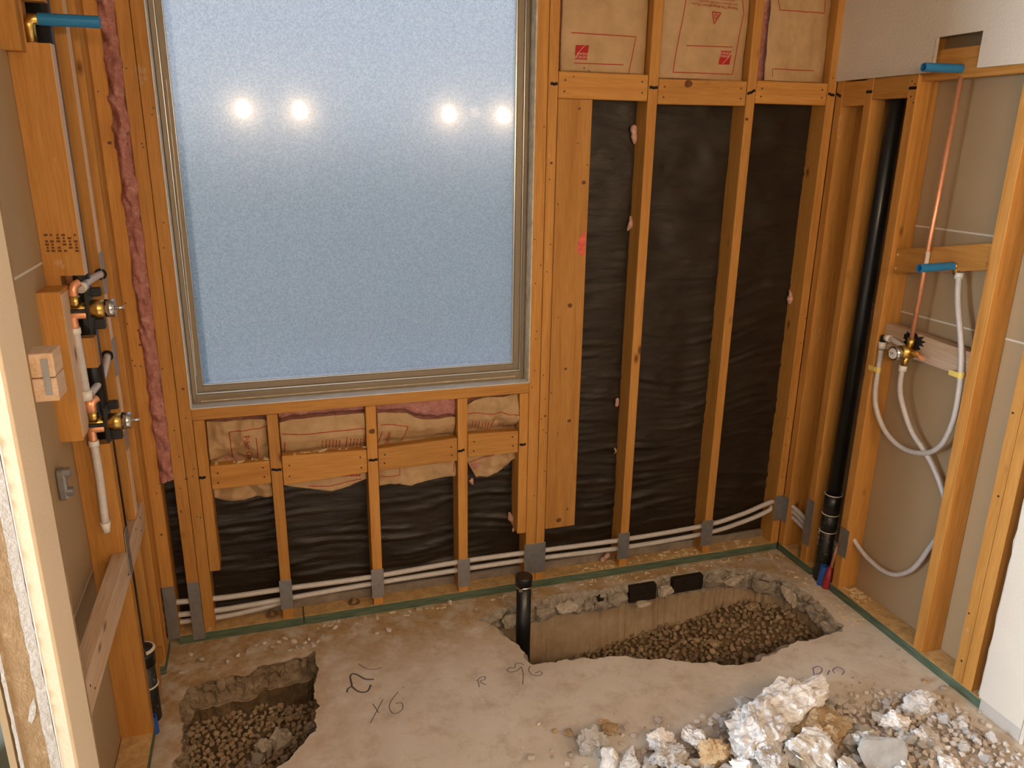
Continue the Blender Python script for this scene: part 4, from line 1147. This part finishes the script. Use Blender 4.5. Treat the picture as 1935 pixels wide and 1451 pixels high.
left_valve('lower rough-in valve with black guard and steel stem on the left wall', zv2, .006)
gl_ = 'white tubes of the left wall'
tube_thing('water_tube', 'pinkish white tube joining the two left wall valves', 'tube', [(-.034, -.526, zv1 - .058), (-.033, -.526, zv1 - .12), (-.032, -.526, zv2 + .090)], .0105, 'pex_white', gl_)
tube_thing('water_tube', 'pinkish white tube hanging down from the lower left wall valve', 'tube', [(-.032, -.526, zv2 - .058), (-.031, -.528, zv2 - .16), (-.034, -.528, zv2 - .285)], .0105, 'pex_white', gl_)
o = tube('tube_coupling', [(-.032, -.526, zv2 + .096), (-.032, -.526, zv2 + .070)], .0140, 'pex_ring', None, 14); tag(o, 'white crimp ring above the lower left valve', 'fitting')
o = tube('tube_plug', [(-.034, -.528, zv2 - .312), (-.034, -.528, zv2 - .282)], [.009, .0135], 'pex_ring', None, 14); tag(o, 'white plug on the hanging tube end of the left wall', 'fitting')
o = tube('copper_connector', [(-.028, -.520, zv2 + .034), (-.029, -.520, zv2 + .072)], [.011, .0095], 'copper', None, 14); tag(o, 'copper connector on top of the lower left valve', 'fitting')
pA, pB = P(152, 545, Y=-.50), P(190, 518, Y=-.293)
tube_thing('water_tube', 'short white tube from the upper left valve into the bored stud', 'tube', [pA, pA.lerp(pB, .5) + Vector((0, 0, .004)), pB], .0100, 'pex_white', gl_)
o = tube('tube_coupling', [pA + (pB - pA) * .02, pA + (pB - pA) * .14], .0135, 'pex_ring', None, 14); tag(o, 'white crimp ring at the elbow of the upper left valve', 'fitting')
qA, qB = P(170, 745, Y=-.50), P(203, 672, Y=-.293)
tube_thing('water_tube', 'short curved white tube from the lower left valve into the bored stud', 'tube', [qA, qA.lerp(qB, .5) + Vector((.006, 0, -.010)), qB], .0100, 'pex_white', gl_)
for q in (pB, qB):
    tube('dark_hole_disc', [(q.x, -.2932, q.z), (q.x, -.2922, q.z)], .016, 'black_piece', L2, 16)  # flat dark disc on the stud, painted shade of the hole round the tube
tube_thing('copper_riser', 'copper riser behind the first left stud between upper valve and spout', 'pipe', [(-.040, -.482, zv1 + .06), (-.040, -.482, 2.02)], .0085, 'copper', curve=False)
pa_, pb_ = P(73, 36, Y=-.49), P(189, 42, Y=-.49)
o = empty('stub_out', pa_); tag(o, 'blue shower arm stub sticking out of the left wall at the top', 'pipe')
hollow('sleeve', pa_, pb_, .0138, .0108, 'blue_plastic', o, 20, .05)
dd = (pb_ - pa_).normalized()
tube('elbow', [pa_ + dd * .004, pa_ - dd * .014, pa_ - dd * .022 + Vector((0, 0, -.012)), pa_ - dd * .020 + Vector((0, 0, -.05))], [.0125, .013, .013, .011], 'brass', o, 14)
tube('copper_end', [pa_ - dd * .020 + Vector((0, 0, -.048)), pa_ - dd * .018 + Vector((0, 0, -.10))], .0095, 'copper', o, 14)
# drain stack in the left wall
lp = empty('drain_pipe', (-.036, -.37, 0)); tag(lp, 'black drain pipe with white cement rings behind the first left stud', 'pipe')
lx, ly = -.020, -.380
tube('pipe', [(lx, ly, -.05), (lx, ly, .215)], .0300, 'abs_dirty', lp, 22)
tube('upper_pipe', [(-.030, -.422, .262), (-.032, -.424, 2.6)], .0280, 'abs_black', lp, 18)
tube('reducer', [(lx, ly, .205), (lx, ly, .262), (lx, ly, .268)], [.0345, .0345, .020], 'abs_black', lp, 22)
for z, rr in ((.262, .0330), (.258, .0355), (.128, .0320)):
    bm = bmesh.new(); ring = [(lx + rr * math.cos(a), ly + rr * math.sin(a), z) for a in [k * math.pi / 16 for k in range(33)]]
    add_tube(bm, ring, .0028, 6, False); bm_obj('cement_ring', bm, 'tape_line', lp)
o = empty('blue_sleeve', (.0, -.46, 0)); tag(o, 'blue plastic pipe sleeve low by the left drain pipe', 'pipe sleeve')
hollow('sleeve', (-.004, -.452, -.03), (-.006, -.452, .060), .0145, .011, 'sleeve_blue', o, 16, .03)
o = tube('red_sleeve', [(-.012, -.480, -.03), (-.012, -.480, .055)], [.014, .010], 'sleeve_red', None, 14); tag(o, 'red plastic pipe sleeve low by the left drain pipe', 'pipe sleeve')
o = tube('copper_stub', [(-.045, -.135, .40), (-.040, -.150, .37), (-.038, -.165, .335)], .0095, 'copper', None, 14); tag(o, 'copper stub poking from a bored stud in the left corner', 'pipe')
o = tube('tube_plug', [(-.039, -.160, .345), (-.038, -.170, .318)], .0125, 'pex_ring', None, 14); tag(o, 'white cap on the copper stub in the left corner', 'fitting')
pc_ = P(113, 915, X=-D + .004)
bm = bmesh.new(); add_box(bm, -D, -D + .02, pc_.y - .012, pc_.y + .016, pc_.z - .04, pc_.z + .04, .004); add_tube(bm, [(-D + .018, pc_.y, pc_.z + .03), (-D + .032, pc_.y, pc_.z + .03)], .012, 12); add_tube(bm, [(-D + .018, pc_.y, pc_.z - .022), (-D + .032, pc_.y, pc_.z - .022)], .012, 12)
tag(bm_obj('junction_box', bm, 'steel_plate'), 'small grey metal junction box on the drywall behind the left studs', 'junction box')

# ------------------------------------------------------------------ capped drain in the trench
pt = P(990, 1100, Y=-.20)
dp = empty('drain_pipe', (pt.x, -.20, 0)); tag(dp, 'short black capped drain pipe standing in the trench corner', 'pipe')
dx_ = pt.x; ztop = P(990, 1093, Y=-.22).z
tube('pipe', [(dx_ + .004, -.20, -.42), (dx_, -.20, ztop - .01)], .0285, 'abs_black', dp, 24)
tube('cap', [(dx_, -.20, ztop - .040), (dx_, -.20, ztop - .004), (dx_, -.20, ztop)], [.0335, .0335, .031], 'abs_black', dp, 24)
tube('clamp_band', [(dx_, -.20, ztop - .046), (dx_, -.20, ztop - .036)], .0345, 'chrome', dp, 24)
box('clamp_screw', dx_ - .030, dx_ - .016, -.238, -.226, ztop - .048, ztop - .034, 'chrome', dp, .001)

# ------------------------------------------------------------------ gravel
STONES = [lump_mesh('gravel_stone', 500 + i, 1.0, .8, .68, .16, 1, 13) for i in range(9)]
for me in STONES: me.materials.append(M['trench_gravel']); me.shade_smooth()
PEBBLES = [me.copy() for me in STONES]
for me in PEBBLES: me.materials.clear(); me.materials.append(M['pebble'])
for me in STONES + PEBBLES: me.set_sharp_from_angle(angle=math.radians(38))
def inside(pt_, poly):
    x, y = pt_; r = False; n = len(poly); j = n - 1
    for i in range(n):
        xi, yi, xj, yj = poly[i].x, poly[i].y, poly[j].x, poly[j].y
        if (yi > y) != (yj > y) and x < (xj - xi) * (y - yi) / (yj - yi) + xi: r = not r
        j = i
    return r
tr_z = lerp_prof([(1.1, -.40), (1.45, -.33), (1.606, -.296), (1.779, -.268), (2.13, -.235), (2.332, -.165), (2.479, -.125), (2.6, -.12)])
def trench_h(x, y): return tr_z(x) - .012 - .10 * max(0, -.25 - y) * 0.6 + .008 * noise.noise(Vector((x * 12, y * 12, 0)))
def pit_h(x, y): return -.155 - .05 * (x - .1) + .05 * max(0, min(1, (-.45 - y) / .4)) - .04 * max(0, min(1, (x - .30) / .2)) + .012 * noise.noise(Vector((x * 11, y * 11, 4)))
def bed(name, label, x0, x1, y0, y1, hf, matname, step=.02):
    nx, ny = int((x1 - x0) / step), int((y1 - y0) / step); vs, fs = [], []
    for j in range(ny + 1):
        for i in range(nx + 1):
            x, y = x0 + (x1 - x0) * i / nx, y0 + (y1 - y0) * j / ny
            vs.append((x, y, hf(x, y) - .012))
    for j in range(ny):
        for i in range(nx):
            a = j * (nx + 1) + i; fs.append((a, a + 1, a + nx + 2, a + nx + 1))
    return pd_obj(name, vs, fs, matname, floor, True)
bed('trench_bottom', '', 1.05, 2.62, -.76, -.03, trench_h, 'earth')
bed('pit_bottom', '', -.02, .60, -.90, -.10, pit_h, 'earth')

def scatter(label, group, poly, hf, n_try, meshes, smin, smax, seed, cap, stuff_label, stuff_name, matname, keep=lambda x, y: True, dist=.75, one='gravel_stone'):
    rnd = random.Random(seed); spots = []
    xs = [p_.x for p_ in poly]; ys = [p_.y for p_ in poly]; grid = {}
    for _ in range(n_try):
        x, y = rnd.uniform(min(xs) - .02, max(xs) + .02), rnd.uniform(min(ys) - .02, max(ys) + .02)
        if not inside((x, y), poly) or not keep(x, y): continue
        s = rnd.uniform(smin, smax) * (1.35 if rnd.random() < .07 else 1)
        key = (int(x / .03), int(y / .03)); ok = True
        for dx in (-1, 0, 1):
            for dy in (-1, 0, 1):
                for (a, b_, c_) in grid.get((key[0] + dx, key[1] + dy), ()):
                    if (a - x) ** 2 + (b_ - y) ** 2 < (dist * (s + c_)) ** 2: ok = False
        if not ok: continue
        grid.setdefault(key, []).append((x, y, s)); spots.append((x, y, s))
    # those that show largest in the photograph: big and near
    spots.sort(key=lambda q: -q[2] / (Vector((q[0], q[1], hf(q[0], q[1]))) - CAM).length)
    vs, fs = [], []
    for i, (x, y, s) in enumerate(spots):
        me = meshes[rnd.randrange(len(meshes))]
        mw = Matrix.Translation((x, y, hf(x, y) + s * .22)) @ Matrix.Rotation(rnd.uniform(0, 6.28), 4, 'Z') @ Matrix.Rotation(rnd.uniform(-.5, .5), 4, 'X') @ Matrix.Rotation(rnd.uniform(-.5, .5), 4, 'Y') @ Matrix.Diagonal((s, s * rnd.uniform(.85, 1.15), s, 1))
        if i < cap:
            o = bpy.data.objects.new(one, me); COL.objects.link(o); o.matrix_world = mw
            tag(o, label, 'stone', group)
        else:
            b0 = len(vs); vs += [mw @ v.co for v in me.vertices]; fs += [tuple(b0 + k for k in f.vertices) for f in me.polygons]
    if vs:
        o = pd_obj(stuff_name, vs, fs, matname, None, True); o.data.set_sharp_from_angle(angle=math.radians(38)); tag(o, stuff_label, 'gravel', kind='stuff')
    return len(spots)
scatter('brown gravel stone lying in the long trench', 'gravel stones in the long trench', h1, trench_h, 26000, STONES, .0125, .0205, 21, 180,
        'smaller brown gravel filling the rest of the long trench', 'gravel', 'trench_gravel', keep=lambda x, y: x > 1.42, dist=.60)
scatter('dark brown gravel stone lying in the square pit', 'gravel stones in the square pit', h2, pit_h, 24000, STONES, .0115, .0180, 22, 110,
        'smaller dark gravel filling the rest of the square pit', 'gravel', 'trench_gravel', dist=.58)
# larger pieces lying in both holes
def rock(name, label, cat, loc, dims, rot, seed, matname, group=None, sub=3, rough=.2, npts=16):
    o = link_mesh(name, lump_mesh(name, seed, *dims, rough, sub, npts), matname)
    o.location = loc; o.rotation_euler = rot
    tag(o, label, cat, group); return o
def onto(px, py, hf, guess=-.2):
    z = guess
    for _ in range(6):
        q = P(px, py, Z=z); z = hf(q.x, q.y)
    return P(px, py, Z=z)
for px, py, d_, lab in ((1420, 1150, (.035, .026, .022), 'large flat stone high on the trench gravel'), (1350, 1220, (.038, .026, .024), 'largest pale stone in the middle of the trench gravel'),
        (1343, 1198, (.018, .014, .013), 'small pale stone just behind the largest trench stone'), (1384, 1183, (.024, .012, .012), 'long narrow pale stone on the trench gravel'), (1435, 1162, (.014, .012, .010), 'squarish stone right of the flat one on the trench gravel')):
    q = onto(px, py, trench_h); rock('trench_stone', lab, 'stone', q + Vector((0, 0, d_[2] * .5)), d_, (.1, -.1, px), int(px), 'trench_gravel')
for px, py, d_, lab in ((497, 1420, (.040, .045, .038), 'dark broken concrete chunk left of its twin in the square pit'), (530, 1405, (.055, .050, .045), 'largest dark concrete chunk in the square pit'), (485, 1446, (.045, .03, .03), 'low concrete chunk at the photo edge in the square pit'), (590, 1180 + 200, (.03, .03, .03), 'small concrete chunk against the side of the square pit')):
    q = onto(px, py, pit_h); rock('concrete_chunk', lab, 'stone', q + Vector((0, 0, d_[2] * .45)), d_, (.2, .1, px), int(px) + 7, 'broken_concrete', sub=3)

# ------------------------------------------------------------------ rubble heap
def heap_h(x, y):
    g = lambda cx, cy, sx, sy, h: h * math.exp(-((x - cx) / sx) ** 2 - ((y - cy) / sy) ** 2)
    return max(g(1.95, -1.10, .24, .17, .070), g(1.90, -1.42, .50, .22, .085), g(2.25, -1.20, .26, .17, .055), g(1.50, -1.12, .22, .13, .045), g(1.70, -.95, .14, .06, .022), g(2.30, -1.02, .22, .10, .018)) - .012 + .006 * noise.noise(Vector((x * 18, y * 18, 1)))
def heap_px(px, py):
    z = .05
    for _ in range(8):
        q = P(px, py, Z=max(z, 0)); z = .5 * z + .5 * max(0, heap_h(q.x, q.y))
    return P(px, py, Z=max(z, 0))
nx, ny = 110, 60; vs, fs = [], []
for j in range(ny + 1):
    for i in range(nx + 1):
        x, y = 1.10 + 1.46 * i / nx, -1.75 + .95 * j / ny
        vs.append((x, y, max(-.02, heap_h(x, y) - .006)))
for j in range(ny):
    for i in range(nx):
        a = j * (nx + 1) + i
        if max(vs[a][2], vs[a + 1][2], vs[a + nx + 2][2], vs[a + nx + 1][2]) > -.004: fs.append((a, a + 1, a + nx + 2, a + nx + 1))
o = pd_obj('rubble_grit', vs, fs, 'grit', None, True); tag(o, 'sandy grit under the rubble heap', 'grit', kind='stuff')

big = [  # px, py of the centre, height of the centre, half sizes, rotation, material, label
    (1487, 1336, .072, (.175, .105, .072), (.12, -.08, .25), 'rubble', 'largest pale concrete chunk crowning the rubble heap'),
    (1556, 1380, .070, (.115, .070, .055), (.1, .2, .5), 'tan_rock', 'tan faced chunk leaning under the crown of the rubble heap'),
    (1412, 1332, .060, (.055, .045, .024), (.3, .2, .2), 'slab_chip', 'grey slab chip on the back edge of the rubble heap'),
    (1436, 1388, .085, (.150, .105, .085), (.1, .2, .8), 'rubble', 'white lumpy chunk left of the crown of the rubble heap'),
    (1747, 1330, .040, (.066, .046, .034), (.15, -.1, -.2), 'rubble', 'large lone chunk nearest the wall end'),
    (1690, 1368, .045, (.045, .038, .034), (.2, .3, .4), 'rubble', 'knobbly chunk between the crown and the lone wall chunk'),
    (1672, 1425, .090, (.075, .060, .016), (.75, .0, -.2), 'slab_chip', 'smooth grey slab piece tilted at the front of the heap'),
    (1758, 1398, .040, (.060, .045, .030), (.1, .2, .5), 'rubble', 'pebbly chunk in front of the lone wall chunk'),
    (1532, 1418, .090, (.075, .060, .045), (.4, .1, .2), 'rubble', 'cratered chunk below the tan faced one'),
    (1625, 1390, .070, (.040, .032, .028), (.1, .5, 1.0), 'rubble', 'round white chunk behind the tilted slab piece'),
    (1120, 1404, .030, (.048, .034, .036), (.2, .6, .4), 'rubble', 'pale chunk at the outer edge of the heap farthest from the wall end'),
    (1153, 1432, .035, (.036, .030, .040), (.1, .2, .9), 'rubble', 'upright pale chunk beside the outermost heap chunk'),
    (1182, 1440, .035, (.038, .034, .032), (.3, .2, .1), 'rubble', 'pinkish chunk third from the outer edge of the heap'),
    (1262, 1425, .045, (.062, .046, .040), (.15, .1, .6), 'rubble', 'broad speckled chunk at the front of the outer heap'),
    (1250, 1402, .035, (.040, .028, .026), (.5, .2, .2), 'rubble', 'wedge shaped chunk behind the broad speckled one'),
    (1350, 1422, .060, (.042, .034, .040), (.4, .5, .2), 'tan_rock', 'sharp tan sided chunk between outer heap and crown'),
    (1312, 1402, .045, (.046, .036, .034), (.2, .1, 1.2), 'rubble', 'whitish chunk behind the sharp tan sided one'),
    (1153, 1376, .020, (.026, .020, .018), (.2, .2, .1), 'tan_rock', 'brown stone on the back rim of the outer heap'),
    (1142, 1365, .015, (.020, .013, .011), (.1, .1, .2), 'tan_rock', 'small oblong brown stone at the back rim of the outer heap'),
    (1246, 1358, .014, (.018, .015, .014), (.4, .3, .5), 'pebble', 'lone two toned stone on bare floor behind the heap'),
    (1184, 1372, .012, (.014, .012, .012), (.2, .1, .6), 'pebble', 'grey stone lying right of the brown rim stones'),
    (1075, 1384, .012, (.016, .014, .012), (.1, .3, .2), 'tan_rock', 'crumbly brown stone on the floor outside the heap'),
    (1048, 1381, .008, (.009, .008, .008), (.1, .1, .1), 'tan_rock', 'tiny brown stone left of the crumbly brown one'),
    (1091, 1396, .012, (.014, .013, .012), (.3, .2, .8), 'pebble', 'pale stone between the crumbly brown one and the heap'),
    (1003, 1432, .012, (.018, .013, .011), (.1, .1, .3), 'pebble', 'rounded grey pebble alone far out on the floor'),
    (1815, 1362, .018, (.026, .022, .016), (.1, .2, .3), 'pebble', 'flattish stone by the base of the wall end'),
    (1818, 1398 - 28, .030, (.020, .016, .016), (.5, .2, .3), 'rubble', 'small white chunk beside the base of the wall end'),
    (1785, 1300, .010, (.016, .013, .009), (.1, .1, .3), 'pebble', 'oval pebble against the green sill near the wall end'),
    (1748, 1287, .008, (.014, .011, .009), (.1, .1, .9), 'tan_rock', 'orange pebble on the floor near the green sill'),
    (1605, 1448, .090, (.034, .030, .026), (.2, .3, .1), 'rubble', 'white chunk at the very front beside the grey scrap'),
    (1700, 1442, .060, (.030, .026, .020), (.2, .3, .1), 'rubble', 'rounded chunk at the front right of the tilted slab piece'),
    (1790, 1440, .035, (.036, .028, .022), (.2, .3, 1.1), 'rubble', 'spreading pale chunk at the front towards the wall end'),
    (1453, 1440, .110, (.045, .040, .034), (.2, .3, .4), 'rubble', 'white chunk at the front below the lumpy one'),
    (1400, 1448, .080, (.034, .030, .026), (.2, .3, .8), 'rubble', 'small white chunk at the front left of the lumpy one'),
]
for i, (px, py, zc, dims, rot, mt, lab) in enumerate(big):
    q = P(px, py, Z=zc)
    if i > 3: dims = tuple(d_ * (1.3 if dims[0] > .024 else 1.15) for d_ in dims)
    rock('rubble_chunk', lab, 'rubble', q, dims, rot, 900 + i, mt, 'rubble chunks', 4 if dims[0] > .052 and mt != 'slab_chip' else (3 if dims[0] > .03 else 2), .30 if mt != 'slab_chip' else .10, 30 if i < 4 else 18)
# bent grey scrap
a = P(1500, 1424, Z=.125); b_ = P(1528, 1446, Z=.105)
vs = [a + Vector((0, .012, .006)), a + Vector((.004, -.012, -.004)), a.lerp(b_, .5) + Vector((0, .012, .012)), a.lerp(b_, .5) + Vector((.004, -.012, .004)), b_ + Vector((0, .012, 0)), b_ + Vector((.004, -.012, -.01))]
o = pd_obj('metal_scrap', vs, [(0, 1, 3, 2), (2, 3, 5, 4)], 'aluminium', None, True); sm = o.modifiers.new('thick', 'SOLIDIFY'); sm.thickness = .002
tag(o, 'bent grey metal scrap stuck in the front of the rubble heap', 'scrap')
o = box('wood_sliver', 0, .034, 0, .006, 0, .002, 'chip_wood'); o.location = P(1652, 1382, Z=.075); o.rotation_euler = (.2, .5, 1.9); tag(o, 'yellow sliver of wood among the rubble', 'scrap')

rnd = random.Random(41); MED = [lump_mesh('rubble_chunk', 1500 + i, 1, .82, .7, .30, 2, 14) for i in range(8)]
for me in MED: me.materials.append(M['rubble'])
nmed = 0
while nmed < 115:
    x, y = rnd.uniform(1.2, 2.5), rnd.uniform(-1.36, -.88)
    h = heap_h(x, y)
    if h < .006 or rnd.random() > .25 + h * 9: continue
    s_ = rnd.uniform(.018, .044) * (1 if x < 2.15 else .75); nmed += 1
    o = bpy.data.objects.new('rubble_chunk', rnd.choice(MED)); COL.objects.link(o); o.location = (x, y, h + s_ * .35); o.scale = (s_, s_ * rnd.uniform(.8, 1.2), s_)
    o.rotation_euler = (rnd.uniform(-.6, .6), rnd.uniform(-.6, .6), rnd.uniform(0, 6.3)); tag(o, 'fist sized white broken chunk in the rubble heap', 'rubble', 'fist sized chunks of the rubble heap')
heap_poly = [Vector((x, y, 0)) for x, y in ((1.18, -.93), (1.30, -.83), (1.55, -.86), (1.72, -.87), (1.85, -.90), (2.10, -.92), (2.30, -.93), (2.52, -1.00), (2.56, -1.20), (2.50, -1.55), (1.0, -1.5), (1.12, -1.0))]
rr_ = random.Random(5)
def heap_keep(x, y):
    h = heap_h(x, y)
    return h > -.004 or rr_.random() < .10
scatter('rounded pale pebble lying loose on the rubble heap', 'pebbles of the rubble heap', heap_poly, lambda x, y: max(0, heap_h(x, y)), 9000, PEBBLES, .0105, .0190, 31, 230,
        'smaller pebbles packed between those of the rubble heap', 'rubble_pebbles', 'pebble', heap_keep, .68, 'pebble')
# a few stones strewn about the slab
rnd = random.Random(77)
for lab, grp, pts in (('stone crumb on the slab by the back sill', 'crumbs by the back sill', [(632, 1185), (713, 1196), (575, 1215), (560, 1222), (528, 1212), (500, 1214), (515, 1222), (540, 1206), (485, 1218), (592, 1217), (790, 1150), (840, 1143), (900, 1150), (735, 1190), (470, 1228), (500, 1226), (555, 1212), (585, 1206), (450, 1238), (430, 1250), (520, 1230), (548, 1228), (572, 1224), (600, 1212), (610, 1200), (400, 1262), (380, 1245), (360, 1236), (345, 1270), (1010, 1120), (1060, 1112), (640, 1172), (690, 1166), (850, 1136)]),
        ('pebble lying loose on the slab between trench and heap', 'pebbles between trench and heap', [(1425, 1277), (1505, 1228), (1590, 1293), (1612, 1296), (1625, 1290), (1648, 1304), (1670, 1303), (1615, 1309), (1665, 1240), (1708, 1250), (1697, 1228), (1690, 1290), (1600, 1298), (1655, 1292)]),
        ('tiny pebble lying loose on the open slab left of the heap', 'pebbles on the open slab', [(985, 1400), (1004, 1400), (988, 1412), (1018, 1367), (1042, 1418), (1044, 1430), (910, 1322), (1162, 1349), (1219, 1375), (762, 1298)]),
        ('small pebble on the slab by the base of the wall end', 'pebbles by the wall end', [(1800, 1395), (1820, 1392), (1840, 1402), (1850, 1410), (1868, 1400), (1885, 1415), (1895, 1425), (1905, 1412), (1920, 1420), (1875, 1432), (1838, 1418), (1850, 1345), (1838, 1360)])):
    for px, py in pts:
        s = rnd.uniform(.006, .0115) * (1.5 if 'sill' in lab else 1); q = P(px, py, Z=s * .4)
        o = bpy.data.objects.new('pebble', rnd.choice(PEBBLES)); COL.objects.link(o); o.location = q; o.scale = (s, s, s * .9); o.rotation_euler = (rnd.uniform(-.3, .3), rnd.uniform(-.3, .3), rnd.uniform(0, 6))
        tag(o, lab, 'pebble', grp)
# wood chips on sills and slab
bm = bmesh.new(); rnd = random.Random(9)
def chip(x, y, z):
    L_, w = rnd.uniform(.004, .012), rnd.uniform(.002, .004); a = rnd.uniform(0, 3.14)
    vs = add_box(bm, -L_, L_, -w, w, 0, .0016)
    rot = Matrix.Translation((x, y, z)) @ Matrix.Rotation(a, 4, 'Z') @ Matrix.Rotation(rnd.uniform(-.3, .3), 4, 'X')
    for v in vs: v.co = rot @ v.co
for _ in range(70): chip(rnd.uniform(1.62, 2.5), rnd.uniform(.005, .06), .0385)
for _ in range(22): chip(rnd.uniform(.5, 1.3), rnd.uniform(-.05, -.012), .001)
for _ in range(45): chip(rnd.uniform(1.6, 2.56), rnd.uniform(-.055, -.010), .001)
for _ in range(40): chip(2.595 - rnd.uniform(.01, .09), rnd.uniform(-.6, -.05), .001)
for _ in range(26): chip(rnd.uniform(2.60, 2.67), rnd.uniform(-.52, -.42), .0385)
for _ in range(14): chip(rnd.uniform(.45, .74), rnd.uniform(.008, .03), .700)
for _ in range(14): chip(rnd.uniform(.21, .39), rnd.uniform(.008, .03), .691)
o = bm_obj('wood_chips', bm, 'chip_wood'); tag(o, 'pale wood chips and shavings scattered along the sills', 'wood chips', kind='stuff')

# pencil and marker figures on the slab
fl = floor
def scrawl(f, strokes, w, matname):
    for st in strokes:
        pts = smooth_path([P(*f(*q), Z=.0012) for q in st], 5) if len(st) > 2 else [P(*f(*q), Z=.0012) for q in st]
        ribbon('floor_writing', pts, w, matname, fl, (0, 0, 1))
f2 = lambda x, y: (280 + x / 3.121, 1150 + y / 3.121)
f3 = lambda x, y: (900 + x / 3.518, 1220 + y / 3.518)
f4 = lambda x, y: (1380 + x / 3.486, 1220 + y / 3.486)
scrawl(f2, [[(1172, 494), (1178, 472), (1200, 455), (1194, 420), (1192, 398), (1208, 383), (1240, 393), (1280, 415), (1332, 416)], [(1200, 455), (1222, 477), (1255, 492), (1295, 485), (1313, 448)]], .0065, 'pencil')
scrawl(f2, [[(1325, 560), (1360, 615)], [(1385, 535), (1310, 675)], [(1475, 490), (1435, 540), (1422, 580), (1440, 615), (1470, 615), (1500, 590), (1495, 555), (1460, 560)], [(1240, 325), (1280, 350), (1330, 358), (1380, 345)]], .003, 'pencil')
scrawl(f3, [[(318, 128), (290, 115), (260, 122), (255, 148), (225, 145), (205, 165), (230, 175), (270, 165), (300, 140)], [(300, 140), (312, 190), (308, 258)], [(358, 135), (348, 160), (368, 190), (400, 200), (432, 192), (437, 178), (415, 172), (390, 185)], [(20, 275), (12, 230)], [(0, 235), (30, 210), (58, 205), (55, 225), (25, 238), (65, 260)]], .003, 'pencil')
scrawl(f4, [[(555, 210), (545, 150)], [(540, 150), (580, 135), (605, 155), (590, 180), (560, 185)], [(640, 190), (655, 160)], [(690, 180), (675, 160), (710, 140), (750, 165), (735, 190)], [(800, 205), (815, 215)]], .004, 'purple_ink')

# ------------------------------------------------------------------ adjoining room and lights
tl = empty('toilet', (-.52, -.62, 0)); tag(tl, 'pale toilet bowl glimpsed past the wall end in the adjoining room', 'toilet')
def lathe(name, prof, matname, parent, c, sy=1.25, seg=28):
    vs, fs = [], []; n = len(prof)
    for r, z in prof:
        for k in range(seg):
            a = 2 * math.pi * k / seg; vs.append((c[0] + r * math.cos(a), c[1] + r * sy * math.sin(a), z))
    for j in range(n - 1):
        for k in range(seg):
            fs.append((j * seg + k, j * seg + (k + 1) % seg, (j + 1) * seg + (k + 1) % seg, (j + 1) * seg + k))
    return pd_obj(name, vs, fs, matname, parent, True)
tc_ = P(-30, 1400, Z=.2)
lathe('bowl', [(.10, 0), (.115, .02), (.105, .10), (.12, .20), (.17, .31), (.185, .37), (.185, .39), (.15, .39), (.12, .30), (.03, .24)], 'porcelain', tl, (tc_.x - .16, tc_.y), 1.3)
box('tank', tc_.x - .36, tc_.x + .02, tc_.y + .26, tc_.y + .44, .38, .74, 'porcelain', tl, .02)
box('seat', tc_.x - .30, tc_.x - .02, tc_.y - .10, tc_.y + .20, .392, .405, 'porcelain', tl, .006)

def vanity(label, xs, lit):
    o = empty('vanity_light', (sum(xs) / len(xs), YF, 2.02)); tag(o, label, 'lamp', 'vanity lights behind the camera')
    box('back_plate', min(xs) - .10, max(xs) + .10, YF + .001, YF + .03, 2.01, 2.11, 'chrome', o, .004)
    for x, on in zip(xs, lit):
        tube('socket', [(x, YF + .03, 2.06), (x, -3.285, 2.055), (x, -3.26, 2.035)], .016, 'chrome', o, 12)
        vs, fs = [], []
        bm = bmesh.new(); bmesh.ops.create_uvsphere(bm, u_segments=16, v_segments=10, radius=.034)
        for v in bm.verts: v.co = Vector((v.co.x, v.co.y, v.co.z * 1.15)) + Vector((x, -3.26, 1.99))
        bm_obj('bulb', bm, 'bulb_glow' if on == 1 else ('bulb_dim' if on else 'porcelain'), o, True)
        if on == 1:
            ld = bpy.data.lights.new('bulb_light', 'POINT'); ld.energy = BULB_WATT; ld.color = BULB_COL; ld.shadow_soft_size = .04
            lo = bpy.data.objects.new('bulb_light', ld); COL.objects.link(lo); lo.location = (x, -3.215, 1.965); lo.parent = o
            lo.matrix_parent_inverse = o.matrix_basis.inverted()
vanity('three bulb vanity light above the missing basin, middle bulb dead', [.365, .558, .751], [1, 0, 1])
vanity('three bulb vanity light nearer the far side, middle bulb dim', [1.84, 2.055, 2.268], [1, .3, 1])
# window of the adjoining room
w2 = empty('window_2', (-2.25, -1.56, .95)); tag(w2, 'window of the adjoining room letting in daylight', 'window', kind='structure')
for y0, y1, z0, z1 in ((-1.92, -1.88, .95, 2.15), (-1.24, -1.20, .95, 2.15), (-1.92, -1.20, .95, .99), (-1.92, -1.20, 2.11, 2.15)):
    box('frame_bar', -2.28, -2.24, y0, y1, z0, z1, 'window_frame_paint', w2, .002)
